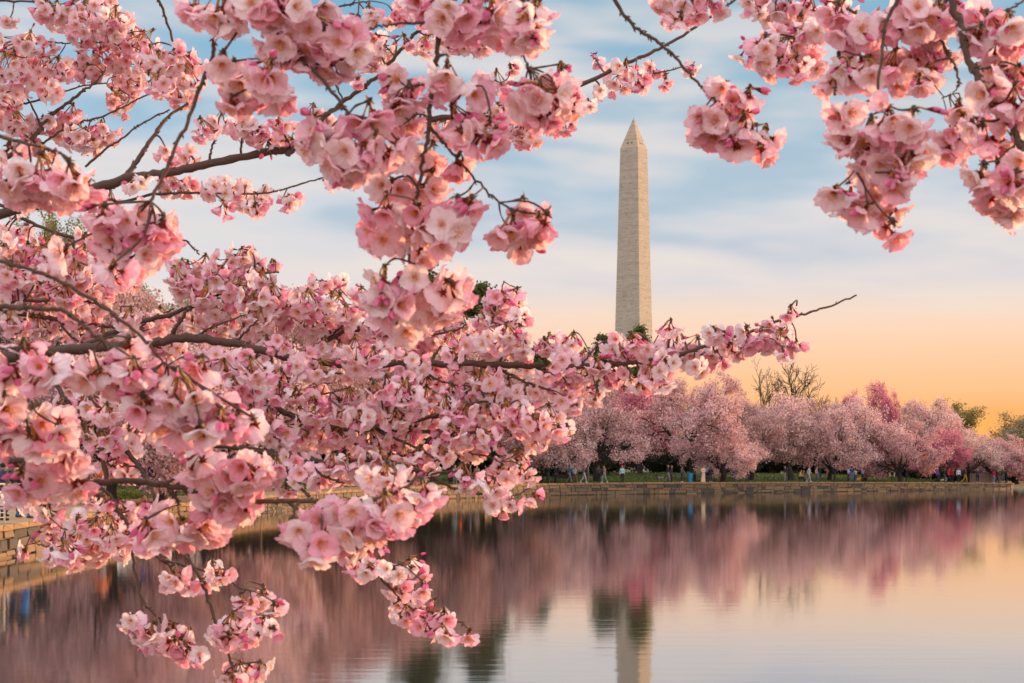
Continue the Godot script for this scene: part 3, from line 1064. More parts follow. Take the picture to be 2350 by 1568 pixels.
func figure(pose: String) -> Array:
	var hip := Vector3(0, 0.93, 0)
	var knee := [Vector3(-0.10, 0.50, 0.02), Vector3(0.10, 0.50, 0.02)]
	var foot := [Vector3(-0.11, 0.08, -0.02), Vector3(0.11, 0.08, -0.02)]
	var sh := [Vector3(-0.19, 1.42, 0), Vector3(0.19, 1.42, 0)]
	var el := [Vector3(-0.25, 1.13, -0.03), Vector3(0.25, 1.13, -0.03)]
	var hand := [Vector3(-0.24, 0.88, 0.06), Vector3(0.24, 0.88, 0.06)]
	var neck := Vector3(0, 1.46, 0)
	var head := Vector3(0, 1.62, 0.02)
	if pose == "camera" or pose == "tripod":
		el = [Vector3(-0.30, 1.20, 0.16), Vector3(0.30, 1.20, 0.16)]
		hand = [Vector3(-0.07, 1.50, 0.30), Vector3(0.07, 1.50, 0.30)]
	if pose == "phone":
		el = [Vector3(-0.27, 1.16, 0.06), Vector3(0.27, 1.16, 0.06)]
		hand = [Vector3(-0.05, 1.22, 0.26), Vector3(0.05, 1.22, 0.26)]
		head += Vector3(0, -0.02, 0.03)
	if pose == "walk":
		knee = [Vector3(-0.10, 0.51, 0.16), Vector3(0.10, 0.49, -0.06)]
		foot = [Vector3(-0.10, 0.09, 0.22), Vector3(0.10, 0.11, -0.34)]
		el = [Vector3(-0.24, 1.14, -0.14), Vector3(0.24, 1.14, 0.08)]
		hand = [Vector3(-0.23, 0.92, -0.10), Vector3(0.23, 0.94, 0.26)]
	if pose == "dress":
		el = [Vector3(-0.23, 1.16, 0.0), Vector3(0.23, 1.16, 0.0)]
		hand = [Vector3(-0.03, 1.06, 0.18), Vector3(0.03, 1.06, 0.18)]
	if pose == "sit":
		hip = Vector3(0, 0.52, -0.12)
		knee = [Vector3(-0.13, 0.50, 0.32), Vector3(0.13, 0.50, 0.32)]
		foot = [Vector3(-0.13, 0.08, 0.36), Vector3(0.13, 0.08, 0.42)]
		for s in 2:
			sh[s] += Vector3(0, -0.42, -0.06)
		el = [Vector3(-0.26, 0.74, 0.06), Vector3(0.26, 0.74, 0.06)]
		hand = [Vector3(-0.08, 0.68, 0.28), Vector3(0.08, 0.68, 0.28)]
		neck = Vector3(0, 1.04, -0.04)
		head = Vector3(0, 1.20, 0.03)
	var b := []
	var chest := neck + (hip - neck) * 0.32
	b.append([hip + Vector3(-0.06, 0, 0), hip + Vector3(0.06, 0, 0), 0.125, 0.125, LEGS])
	b.append([hip + (neck - hip) * 0.25 + Vector3(-0.05, 0, 0), hip + (neck - hip) * 0.25 + Vector3(0.05, 0, 0), 0.125, 0.125, TOP])
	b.append([chest + Vector3(-0.09, 0, 0), chest + Vector3(0.09, 0, 0), 0.125, 0.125, TOP])
	b.append([sh[0], sh[1], 0.07, 0.07, TOP])
	b.append([neck, head, 0.052, 0.05, SKIN])
	b.append([head + Vector3(0, -0.03, 0.015), head + Vector3(0, 0.035, 0.01), 0.083, 0.092, SKIN])
	b.append([head + Vector3(0, -0.03, 0.10), head + Vector3(0, -0.005, 0.09), 0.016, 0.012, SKIN])
	b.append([head + Vector3(0, 0.04, -0.03), head + Vector3(0, 0.065, -0.005), 0.097, 0.092, HAIR])
	if pose == "dress":
		b.append([head + Vector3(-0.03, -0.02, -0.06), head + Vector3(-0.04, -0.30, -0.09), 0.08, 0.06, HAIR])
		b.append([head + Vector3(0.03, -0.02, -0.06), head + Vector3(0.04, -0.30, -0.09), 0.08, 0.06, HAIR])
	for s in 2:
		b.append([sh[s], el[s], 0.062, 0.05, TOP])
		b.append([el[s], el[s].lerp(hand[s], 0.86), 0.05, 0.038, TOP])
		b.append([el[s].lerp(hand[s], 0.9), hand[s], 0.034, 0.04, SKIN])
		var h0: Vector3 = hip + Vector3(-0.095 if s == 0 else 0.095, 0.0, 0)
		if pose == "dress":
			continue
		b.append([h0, knee[s], 0.098, 0.068, LEGS])
		b.append([knee[s], foot[s] + Vector3(0, 0.03, 0), 0.066, 0.05, LEGS])
		b.append([foot[s] + Vector3(0, -0.03, -0.03), foot[s] + Vector3(0, -0.04, 0.13), 0.045, 0.04, SHOE])
	if pose == "dress":
		for k in 6:
			var t := k / 5.0
			var y := lerpf(0.98, 0.10, t)
			b.append([Vector3(-0.04 - 0.10 * t, y, 0), Vector3(0.04 + 0.10 * t, y, 0), lerpf(0.115, 0.13, t), lerpf(0.115, 0.13, t), LEGS])
	return b

var poses := {}
var cloth := {}
func dyed(c: Color) -> StandardMaterial3D:
	if not cloth.has(c):
		cloth[c] = mat(c, 0.9)
	return cloth[c]

func person(px: float, behind: float, pose: String, turn: float, h: float, cols: Array, label: String, group := "people on the far bank") -> Node3D:
	if not poses.has(pose):
		poses[pose] = body(figure(pose))
	var t := thing("person", label, "person", spot(px, behind), deg_to_rad(turn), group)
	var s := h / (1.75 if pose != "sit" else 1.75)
	var o := obj("body", poses[pose], t, Transform3D(Basis().scaled(Vector3(s, s, s)), Vector3.ZERO))
	for k in 5:
		o.set_surface_override_material(k, dyed(cols[k]))
	return t

func extra(t: Node3D, called: String, b: MB, col: Color, rough := 0.8) -> MeshInstance3D:
	return obj(called, b.mesh(dyed(col) if rough == 0.8 else mat(col, rough)), t)

func people() -> void:
	var sk := Color(0.42, 0.24, 0.16)
	var dk := Color(0.018, 0.013, 0.011)
	var br := Color(0.08, 0.04, 0.02)
	var bl := Color(0.012, 0.012, 0.015)
	var jn := Color(0.035, 0.06, 0.13)
	var wh := Color(0.62, 0.60, 0.58)
	var gr := Color(0.16, 0.15, 0.15)
	var navy := Color(0.015, 0.02, 0.05)
	# px, metres behind the edge, pose, turn, height, [skin, hair, top, legs, shoes], label
	person(1044, 3.0, "stand", 20, 1.72, [sk, br, Color(0.10, 0.22, 0.18), gr, wh], "person in a sea green top beside the walker in orange")
	person(1056, 2.4, "walk", 90, 1.76, [sk, dk, Color(0.62, 0.09, 0.02), bl, wh], "person in a bright orange top walking along the sea wall")
	person(1078, 3.0, "walk", 80, 1.75, [sk, dk, Color(0.03, 0.035, 0.06), jn, gr], "person in dark navy between the orange top and a tan coat")
	person(1094, 3.4, "stand", 10, 1.68, [sk, br, Color(0.26, 0.16, 0.11), gr, wh], "person in a dusty tan coat beside the navy walker")
	person(1198, 2.4, "walk", -70, 1.75, [sk, dk, jn, jn, wh], "person in blue jeans and white shoes below a blossom cluster")
	person(1257, 3.6, "phone", 150, 1.72, [sk, Color(0.32, 0.05, 0.03), bl, Color(0.03, 0.04, 0.03), bl], "person with reddish hair in a black coat by the small bench")
	person(1275, 4.2, "stand", 60, 1.74, [sk, dk, bl, bl, bl], "person all in black standing at the end of the wooden bench")
	person(1307, 3.2, "walk", 75, 1.76, [sk, dk, Color(0.02, 0.08, 0.20), gr, bl], "person in a royal blue jacket beside the pale teal top")
	person(1320, 2.8, "walk", 85, 1.68, [sk, br, Color(0.22, 0.36, 0.36), Color(0.20, 0.08, 0.08), Color(0.40, 0.22, 0.15)], "person in a pale teal top and reddish shorts")
	person(1340, 2.2, "walk", 95, 1.75, [sk, br, Color(0.09, 0.085, 0.10), Color(0.36, 0.33, 0.31), wh], "walker in a charcoal sweater and light grey trousers")
	person(1349, 3.2, "stand", 100, 1.70, [sk, br, Color(0.15, 0.14, 0.16), Color(0.12, 0.11, 0.12), gr], "shorter walker in grey just behind the light grey trousers")
	person(1374, 3.2, "stand", 160, 1.70, [sk, br, Color(0.05, 0.045, 0.06), bl, bl], "brown haired person in a dark jacket facing the dusty pink top")
	person(1387, 2.6, "walk", -60, 1.66, [sk, br, Color(0.36, 0.18, 0.14), Color(0.20, 0.24, 0.27), wh], "person in a dusty pink top and faded jeans")
	var hat := person(1428, 2.4, "stand", 15, 1.66, [sk, Color(0.75, 0.01, 0.13), Color(0.28, 0.47, 0.45), bl, bl], "woman in a mint sweater and bright pink knitted hat")
	var hb := MB.new()
	hb.box(Transform3D(Basis(), Vector3(0, 1.665, 0.0)), Vector3(0.22, 0.07, 0.23), Color.WHITE)
	extra(hat, "hat_brim", hb, Color(0.75, 0.01, 0.13))
	person(1533, 2.8, "walk", 80, 1.76, [sk, Color(0.20, 0.09, 0.05), bl, gr, bl], "taller of two brown haired people beside the black and grey dog")
	person(1541, 3.4, "stand", 70, 1.70, [sk, Color(0.16, 0.07, 0.04), navy, bl, bl], "brown haired person in navy beside the trunk near the dog")
	person(1565, 3.8, "phone", 100, 1.70, [sk, dk, Color(0.11, 0.10, 0.11), navy, wh], "person in a grey top leaning beside the blue litter bag")
	person(1614, 2.0, "dress", 10, 1.68, [sk, dk, Color(0.52, 0.40, 0.26), Color(0.55, 0.42, 0.27), sk], "dark haired woman in a long cream dress on the wall path")
	person(1623, 4.0, "stand", 150, 1.78, [sk, dk, Color(0.22, 0.24, 0.32), bl, bl], "tall person in a pale blue shirt behind the woman in the long dress")
	var bagged := person(1631, 2.6, "phone", 170, 1.62, [sk, dk, bl, navy, wh], "person in black with a shoulder bag beside the long cream dress")
	var bg := MB.new()
	bg.box(Transform3D(Basis(), Vector3(-0.24, 0.92, 0.05)), Vector3(0.12, 0.24, 0.28), Color.WHITE)
	extra(bagged, "shoulder_bag", bg, Color(0.05, 0.045, 0.06))
	person(1664, 3.0, "stand", 40, 1.70, [sk, dk, Color(0.04, 0.04, 0.04), Color(0.05, 0.03, 0.03), bl], "person in black legs below the low blossom bough")
	person(1684, 2.6, "camera", 190, 1.78, [sk, dk, Color(0.13, 0.10, 0.42), jn, bl], "person in a violet blue jacket and jeans under the low bough")
	person(1716, 2.4, "phone", 20, 1.74, [sk, dk, bl, Color(0.03, 0.045, 0.08), bl], "lone person in a black jacket and dark jeans past the low bough")
	var ph := person(1801, 2.0, "camera", 75, 1.74, [sk, Color(0.10, 0.05, 0.03), bl, Color(0.17, 0.16, 0.17), bl], "photographer in black top and grey trousers at a tripod")
	ph.position.x += 0.0
	person(1838, 3.2, "sit", 70, 1.74, [sk, dk, Color(0.46, 0.28, 0.10), Color(0.018, 0.012, 0.014), bl], "seated man in a tan jacket reading on a folding chair")
	person(1844, 3.8, "sit", 65, 1.72, [Color(0.5, 0.26, 0.17), br, Color(0.20, 0.09, 0.07), gr, bl], "second seated person beside the man in the tan jacket")
	person(1857, 2.6, "walk", 60, 1.72, [sk, br, Color(0.36, 0.31, 0.32), Color(0.30, 0.28, 0.29), wh], "walker in pale grey from head to foot beside the seated pair")
	person(1874, 2.6, "walk", 80, 1.74, [sk, br, Color(0.32, 0.24, 0.18), Color(0.06, 0.08, 0.14), bl], "walker in a beige striped sweater and blue jeans")
	var pack := person(1916, 2.4, "camera", 80, 1.88, [sk, dk, bl, Color(0.014, 0.013, 0.013), bl], "tall person in black with a round backpack raising a camera")
	var pb := MB.new()
	for q in 5:
		pb.box(Transform3D(Basis(Vector3.UP, 0.1 * q), Vector3(0, 1.10 + 0.08 * q, -0.22)), Vector3(0.30 - 0.03 * absf(q - 2), 0.082, 0.22 - 0.03 * absf(q - 2)), Color.WHITE)
	extra(pack, "backpack", pb, Color(0.01, 0.01, 0.012))
	person(1947, 2.2, "phone", 60, 1.66, [sk, dk, Color(0.24, 0.28, 0.38), bl, bl], "boy in a pale blue shirt and black shorts")
	person(1955, 2.8, "stand", 160, 1.76, [sk, br, Color(0.02, 0.04, 0.16), Color(0.10, 0.13, 0.22), bl], "adult in a deep blue jacket between the two boys")
	person(1964, 2.2, "camera", 200, 1.48, [sk, br, Color(0.26, 0.23, 0.24), Color(0.02, 0.04, 0.14), gr], "child in a grey shirt and blue shorts beside the small orange dog")
	person(1980, 2.4, "phone", -60, 1.62, [sk, br, Color(0.26, 0.19, 0.34), bl, bl], "person in a lavender top and black trousers")
	person(1985, 16, "stand", 30, 1.70, [sk, br, Color(0.36, 0.32, 0.52), Color(0.40, 0.26, 0.06), br], "person in a lilac jacket and mustard trousers on the upper lawn")
	person(1883, 18, "stand", 120, 1.74, [sk, dk, bl, jn, wh], "person in a black top and jeans on the upper lawn by a trunk")
	person(1900, 22, "stand", 0, 1.66, [sk, Color(0.5, 0.2, 0.2), Color(0.60, 0.26, 0.28), Color(0.45, 0.2, 0.2), bl], "person in pale pink on the upper lawn beside a tree trunk")
	person(2026, 18, "stand", 10, 1.76, [sk, dk, Color(0.05, 0.045, 0.045), navy, bl], "person in a dark jacket on the upper lawn beside the brown coat")
	person(2048, 18, "stand", 180, 1.76, [sk, br, Color(0.24, 0.12, 0.045), bl, br], "person in a long brown coat on the upper lawn")
	person(2058, 19, "walk", 100, 1.74, [sk, dk, Color(0.08, 0.11, 0.18), navy, bl], "person in blue on the upper lawn beside the brown coat")
	person(2080, 3.4, "stand", 60, 1.74, [sk, dk, bl, navy, bl], "dark clothed person half behind the drooping rosy twigs")
	person(2152, 2.8, "walk", 70, 1.72, [sk, dk, Color(0.12, 0.07, 0.36), navy, bl], "person in a purple sweater with a light bag by the red jackets")
	person(2168, 3.2, "stand", 100, 1.76, [sk, br, Color(0.05, 0.028, 0.025), jn, br], "person in dark brown between the purple sweater and the red jacket")
	person(2178, 2.4, "walk", 80, 1.74, [sk, br, Color(0.55, 0.015, 0.02), navy, bl], "person in a bright red and white jacket")
	person(2186, 3.4, "stand", 110, 1.70, [sk, br, Color(0.48, 0.012, 0.02), bl, bl], "second person in red just behind the bright red and white jacket")
	person(2200, 2.4, "stand", 10, 1.76, [sk, dk, Color(0.42, 0.45, 0.56), bl, bl], "person in a dark vest over pale blue sleeves")
	person(2215, 2.6, "walk", 100, 1.74, [sk, br, Color(0.03, 0.03, 0.045), Color(0.38, 0.21, 0.035), br], "person in a dark jacket and mustard trousers")
	person(2244, 2.2, "camera", 0, 1.78, [sk, dk, Color(0.04, 0.04, 0.05), bl, wh], "person in black with hands raised, white shoes, by the brown screen")
	person(2258, 5.4, "camera", 0, 1.72, [sk, dk, Color(0.20, 0.08, 0.30), bl, bl], "person in violet behind the brown screen")
	person(2274, 5.2, "stand", 40, 1.76, [sk, dk, navy, navy, bl], "person in navy at the end of the brown screen")
	person(2281, 2.6, "phone", 120, 1.62, [sk, dk, Color(0.42, 0.01, 0.06), Color(0.16, 0.18, 0.26), wh], "person in a crimson top near the corner of the wall")
	person(2289, 2.4, "walk", 60, 1.64, [sk, dk, bl, bl, bl], "person all in black beside the crimson top")
	person(2302, 2.2, "camera", 10, 1.80, [sk, dk, Color(0.03, 0.05, 0.02), Color(0.06, 0.08, 0.11), bl], "person in dark green and faded jeans at the wall corner")
	person(2309, 2.4, "stand", 100, 1.72, [sk, dk, bl, bl, bl], "last person, in black, at the very corner of the wall")
	# nearest, beside the metal railing
	person(56, 1.8, "walk", 70, 1.76, [sk, dk, bl, Color(0.02, 0.12, 0.32), Color(0.05, 0.04, 0.035)], "person in blue jeans standing on the wall top beside the railing")
	person(95, 4.5, "stand", 20, 1.76, [sk, dk, bl, bl, bl], "dark clothed person on the path past the railing")
	person(8, 3.4, "stand", 120, 1.72, [sk, dk, navy, bl, bl], "dark clothed person behind the railing bars")
	person(30, 5.0, "walk", 80, 1.74, [sk, dk, bl, navy, bl], "person in black and navy walking behind the railing")
	person(335, 4.0, "stand", 40, 1.74, [sk, dk, Color(0.03, 0.08, 0.35), gr, bl], "person in bright blue beside the low pale cherry crown")
	person(400, 5.0, "stand", 140, 1.72, [sk, dk, navy, bl, bl], "person in navy behind the hanging blossoms of the wall")
	person(235, 5.0, "walk", 60, 1.74, [sk, br, Color(0.45, 0.09, 0.02), gr, bl], "person in rust orange on the nearer path")

# ------------------------------------------------------------------ things on the bank
func legs_bench(px: float, behind: float, label: String, back: bool) -> void:
	var wood := Color(0.035, 0.027, 0.022)
	var t := thing("park_bench", label, "bench", spot(px, behind), 0.0, "benches by the path")
	for k in 3:
		var b := MB.new()
		b.box(Transform3D(Basis(), Vector3(0, 0.44, -0.18 + 0.16 * k)), Vector3(1.75, 0.045, 0.14), Color.WHITE)
		extra(t, "seat_slat", b, wood)
	if back:
		for k in 3:
			var b := MB.new()
			b.box(Transform3D(Basis(Vector3.RIGHT, -0.2), Vector3(0, 0.58 + 0.13 * k, -0.29 - 0.03 * k)), Vector3(1.75, 0.11, 0.035), Color.WHITE)
			extra(t, "back_slat", b, wood)
	for sx in [-0.72, 0.72]:
		for sz in [-0.22, 0.18]:
			var b := MB.new()
			b.tube(PackedVector3Array([Vector3(sx, 0.0, sz * 1.25), Vector3(sx, 0.2, sz * 0.8), Vector3(sx, 0.42, sz)]), PackedFloat32Array([0.035, 0.028, 0.03]), 6, Color.WHITE)
			extra(t, "leg", b, Color(0.02, 0.02, 0.02))

func dog(px: float, behind: float, turn: float, size: float, coat: Color, head_coat: Color, label: String) -> void:
	var bones := [
		[Vector3(0, 0.46, -0.24), Vector3(0, 0.46, 0.20), 0.105, 0.13, TOP], [Vector3(0, 0.50, 0.22), Vector3(0, 0.66, 0.34), 0.085, 0.065, TOP],
		[Vector3(0, 0.70, 0.36), Vector3(0, 0.71, 0.42), 0.085, 0.07, HAIR], [Vector3(0, 0.68, 0.44), Vector3(0, 0.66, 0.54), 0.05, 0.035, HAIR],
		[Vector3(-0.05, 0.77, 0.35), Vector3(-0.06, 0.84, 0.34), 0.03, 0.014, HAIR], [Vector3(0.05, 0.77, 0.35), Vector3(0.06, 0.84, 0.34), 0.03, 0.014, HAIR],
		[Vector3(0, 0.52, -0.28), Vector3(0, 0.72, -0.40), 0.04, 0.025, TOP]]
	for s in [-1.0, 1.0]:
		bones.append([Vector3(0.075 * s, 0.42, 0.18), Vector3(0.08 * s, 0.22, 0.19), 0.06, 0.034, TOP])
		bones.append([Vector3(0.08 * s, 0.22, 0.19), Vector3(0.08 * s, 0.03, 0.20), 0.032, 0.03, TOP])
		bones.append([Vector3(0.075 * s, 0.42, -0.22), Vector3(0.085 * s, 0.28, -0.14), 0.085, 0.05, TOP])
		bones.append([Vector3(0.085 * s, 0.28, -0.14), Vector3(0.085 * s, 0.17, -0.29), 0.045, 0.03, TOP])
		bones.append([Vector3(0.085 * s, 0.17, -0.29), Vector3(0.085 * s, 0.03, -0.26), 0.028, 0.03, TOP])
	if not poses.has("dog"):
		poses["dog"] = body(bones, 0.026)
	var t := thing("dog", label, "dog", spot(px, behind), deg_to_rad(turn))
	var o := obj("body", poses["dog"], t, Transform3D(Basis().scaled(Vector3.ONE * size), Vector3.ZERO))
	for k in 5:
		o.set_surface_override_material(k, dyed(head_coat if k == HAIR else coat))

func furniture() -> void:
	legs_bench(1289, 4.3, "dark wooden bench with a back beside the person in black", true)
	legs_bench(1240, 4.4, "lower dark bench without a back under the pale cherry crown", false)
	dog(1516, 3.0, -80, 1.0, Color(0.12, 0.11, 0.10), Color(0.015, 0.014, 0.014), "grey dog with a black head beside the brown haired pair")
	dog(1970, 2.6, 100, 0.72, Color(0.50, 0.20, 0.03), Color(0.50, 0.20, 0.03), "small orange dog beside the child in blue shorts")
	# litter bag hung in a wire stand
	var t := thing("litter_bag", "bright blue tapered litter bag in a stand beside a dark trunk", "litter bin", spot(1584, 3.6), 0.2)
	var bag := MB.new()
	var rings := []
	for k in 9:
		var y := 0.04 + 0.92 * k / 8.0
		var r := lerpf(0.20, 0.33, k / 8.0)
		var ring := []
		for s in 14:
			var a := TAU * s / 14.0
			var w := r * (1.0 + 0.05 * sin(a * 3.0 + k * 0.8))
			ring.append(bag.put(Vector3(cos(a) * w, y, sin(a) * w), Color.WHITE))
		rings.append(ring)
	for k in 8:
		for s in 14:
			bag.tri(rings[k][s], rings[k + 1][s], rings[k][(s + 1) % 14])
			bag.tri(rings[k][(s + 1) % 14], rings[k + 1][s], rings[k + 1][(s + 1) % 14])
	var blue := mat(Color(0.01, 0.20, 0.42), 0.45)
	obj("bag", bag.mesh(blue, true), t)
	var rim := MB.new()
	var rp := PackedVector3Array()
	var rr := PackedFloat32Array()
	for s in 15:
		rp.append(Vector3(cos(TAU * s / 14.0) * 0.345, 0.97, sin(TAU * s / 14.0) * 0.345))
		rr.append(0.022)
	rim.tube(rp, rr, 5, Color.WHITE)
	extra(t, "rim", rim, Color(0.02, 0.06, 0.10))
	for s in 3:
		var a := TAU * s / 3.0 + 0.5
		var lg := MB.new()
		lg.tube(PackedVector3Array([Vector3(cos(a) * 0.36, 0, sin(a) * 0.36), Vector3(cos(a) * 0.36, 0.97, sin(a) * 0.36)]), PackedFloat32Array([0.013, 0.013]), 5, Color.WHITE)
		extra(t, "leg", lg, Color(0.03, 0.03, 0.03))
	# tripod
	var tp := thing("tripod", "camera tripod standing before the photographer in grey trousers", "tripod", spot(1807, 2.0))
	for s in 3:
		var a := TAU * s / 3.0
		var lg := MB.new()
		lg.tube(PackedVector3Array([Vector3(cos(a) * 0.42, 0, sin(a) * 0.42), Vector3(0, 1.3, 0)]), PackedFloat32Array([0.014, 0.02]), 5, Color.WHITE)
		extra(tp, "leg", lg, Color(0.05, 0.05, 0.05))
	var hd := MB.new()
	hd.box(Transform3D(Basis(), Vector3(0, 1.35, 0)), Vector3(0.07, 0.10, 0.07), Color.WHITE)
	extra(tp, "tripod_head", hd, Color(0.02, 0.02, 0.02))
	var cam := thing("camera", "small dark camera mounted on the tripod head", "camera", spot(1807, 2.0) + Vector3(0, 1.4, 0), 0.6)
	var cb := MB.new()
	cb.box(Transform3D(Basis(), Vector3(0, 0.06, 0)), Vector3(0.15, 0.11, 0.08), Color.WHITE)
	extra(cam, "camera_body", cb, Color(0.015, 0.015, 0.015))
	var cl := MB.new()
	cl.tube(PackedVector3Array([Vector3(0, 0.055, 0.04), Vector3(0, 0.055, 0.15)]), PackedFloat32Array([0.04, 0.045]), 10, Color.WHITE)
	extra(cam, "lens", cl, Color(0.01, 0.01, 0.01))
	for q in [[1838, 3.2, "folding chair under the man in the tan jacket"], [1844, 3.8, "folding chair under the second seated person"]]:
		var ch := thing("folding_chair", q[2], "chair", spot(q[0], q[1]), deg_to_rad(70), "folding chairs")
		var st := MB.new()
		st.box(Transform3D(Basis(), Vector3(0, 0.38, -0.06)), Vector3(0.46, 0.03, 0.42), Color.WHITE)
		extra(ch, "seat", st, Color(0.012, 0.014, 0.02))
		var bk := MB.new()
		bk.box(Transform3D(Basis(Vector3.RIGHT, -0.15), Vector3(0, 0.68, -0.32)), Vector3(0.46, 0.42, 0.03), Color.WHITE)
		extra(ch, "backrest", bk, Color(0.012, 0.014, 0.02))
		for s in [[-0.22, 0.14], [0.22, 0.14], [-0.22, -0.26], [0.22, -0.26]]:
			var lg := MB.new()
			lg.tube(PackedVector3Array([Vector3(s[0], 0, s[1]), Vector3(s[0], 0.38, s[1] * 0.6 - 0.03)]), PackedFloat32Array([0.012, 0.012]), 5, Color.WHITE)
			extra(ch, "leg", lg, Color(0.06, 0.06, 0.06))
	# wire fence between the path and the grass
	var first := 0
	var last := 0
	for k in edge.size():
		if edge[k].z > -150.0:
			first = k
		if edge[k].z > -206.0:
			last = k
	var f := thing("wire_fence", "thin dark post and wire fence between the path and the grass slope", "fence", Vector3.ZERO)
	var iron := Color(0.018, 0.018, 0.018)
	var line := PackedVector3Array()
	var k := first
	var post := MB.new()
	post.tube(PackedVector3Array([Vector3(0, -0.1, 0), Vector3(0, 1.0, 0)]), PackedFloat32Array([0.022, 0.02]), 6, Color.WHITE)
	var pm := post.mesh(dyed(iron))
	while k < last:
		var q := edge[k] + edge_n[k] * 4.75
		q.y = rise(4.75, edge[k].y, q.z)
		obj("post", pm, f, Transform3D(Basis(), q))
		line.append(q)
		k += 3
	for hgt in [0.45, 0.95]:
		var w := MB.new()
		var pp := PackedVector3Array()
		var wr := PackedFloat32Array()
		for q in line:
			pp.append(q + Vector3(0, hgt, 0))
			wr.append(0.008)
		w.tube(pp, wr, 4, Color.WHITE)
		extra(f, "wire", w, iron)
	# metal railing at the near end of the wall
	var rl := thing("metal_railing", "pale metal railing of thin bars on the wall top", "railing", Vector3.ZERO)
	var steel := Color(0.42, 0.36, 0.29)
	var rail := PackedVector3Array()
	for kk in edge.size():
		if edge[kk].z < -34.0 and edge[kk].z > -47.6:
			rail.append(edge[kk] + edge_n[kk] * 0.3 + Vector3(0, 0.03, 0))
	var rpost := MB.new()
	rpost.box(Transform3D(Basis(), Vector3(0, 0.55, 0)), Vector3(0.045, 1.1, 0.045), Color.WHITE)
	var rpm := rpost.mesh(dyed(steel))
	for q in rail:
		obj("post", rpm, rl, Transform3D(Basis(), q))
	for b in 8:
		var w := MB.new()
		var pp := PackedVector3Array()
		var wr := PackedFloat32Array()
		for q in rail:
			pp.append(q + Vector3(0, 0.16 + 0.132 * b, 0))
			wr.append(0.012 if b < 7 else 0.024)
		w.tube(pp, wr, 6, Color.WHITE)
		extra(rl, "rail", w, steel)
	# brown screen behind the last people
	var sc := thing("brown_screen", "low brown boarded screen behind the people near the wall corner", "fence", Vector3.ZERO)
	var a0 := spot(2226, 4.2)
	var a1 := spot(2298, 4.6)
	var n := 26
	for b in n:
		var q := a0.lerp(a1, (b + 0.5) / n)
		var bd := MB.new()
		bd.box(Transform3D(Basis(Vector3.UP, -atan2(a1.z - a0.z, a1.x - a0.x)), q + Vector3(0, 0.58, 0)), Vector3(a0.distance_to(a1) / n * 0.94, 1.16 + rng.randf_range(-0.03, 0.03), 0.03), Color.WHITE)
		extra(sc, "plank", bd, [Color(0.10, 0.06, 0.04), Color(0.085, 0.052, 0.038), Color(0.115, 0.07, 0.045)][b % 3])

# ------------------------------------------------------------------ blossoming boughs close by
var petal_mat: StandardMaterial3D
var green_mat: StandardMaterial3D
var twig_mat: StandardMaterial3D
var flowers := []          # open flowers, from flat to half closed
var buds := []
var scales := []
var made := 0
var rest: MB
var flower_arrays := []

func petal(b: MB, ang: float, open: float, ln: float, wid: float, r: RandomNumberGenerator, tone: Array) -> void:
	var nu := 6
	var nv := 6
	var ruffle := r.randf_range(0.0005, 0.0015)
	var waves := r.randf_range(4.0, 8.0)
	var out_ := Vector3(cos(ang), 0, sin(ang))
	var side := Vector3(-sin(ang), 0, cos(ang))
	var ro := 0.0016
	var y := 0.0
	var wav := r.randf() * TAU
	var tilt := r.randf_range(-0.12, 0.12)
	var curl := r.randf_range(0.25, 0.75)
	var start := b.v.size()
	for iu in nu + 1:
		var u := iu / float(nu)
		var e := open + curl * (0.55 - 1.1 * u)
		if iu:
			ro += cos(e) * ln / nu
			y += sin(e) * ln / nu
		var w := wid * sqrt(sin(PI * (0.035 + 0.885 * pow(u, 0.82))))
		for iv in nv + 1:
			var s := iv / float(nv) * 2.0 - 1.0
			var notch := -ln * 0.10 * smoothstep(0.7, 1.0, u) * (1.0 - minf(1.0, absf(s) * 1.9)) - ln * 0.13 * smoothstep(0.75, 1.0, u) * s * s
			var cup := s * s * w * (0.32 + 0.25 * sin(open))
			var ruff := (sin(wav + u * 4.0 + s * waves) + 0.6 * sin(wav * 2.3 + s * waves * 1.9)) * ruffle * u * u * (0.35 + absf(s))
			var p := out_ * (ro + notch * cos(e)) + Vector3(0, y + notch * sin(e) + cup * cos(e) * 0.8 + ruff + s * w * tilt, 0) - out_ * cup * sin(e) * 0.8 + side * s * w
			if iu == nu:
				p += out_ * r.randf_range(-0.0006, 0.0006)
			var c: Color
			if u < 0.22:
				c = tone[0].lerp(tone[1], u / 0.22)
			else:
				c = tone[1].lerp(tone[2], pow((u - 0.22) / 0.78, 1.7) * (0.55 + 0.45 * absf(s)))
			c = c * (0.97 + 0.06 * sin(s * 9.0 + wav))
			b.put(p, Color(minf(c.r, 0.97), minf(c.g, 0.97), minf(c.b, 0.97)))
	for iu in nu:
		for iv in nv:
			var a := start + iu * (nv + 1) + iv
			b.tri(a, a + 1, a + nv + 1)
			b.tri(a + 1, a + nv + 2, a + nv + 1)

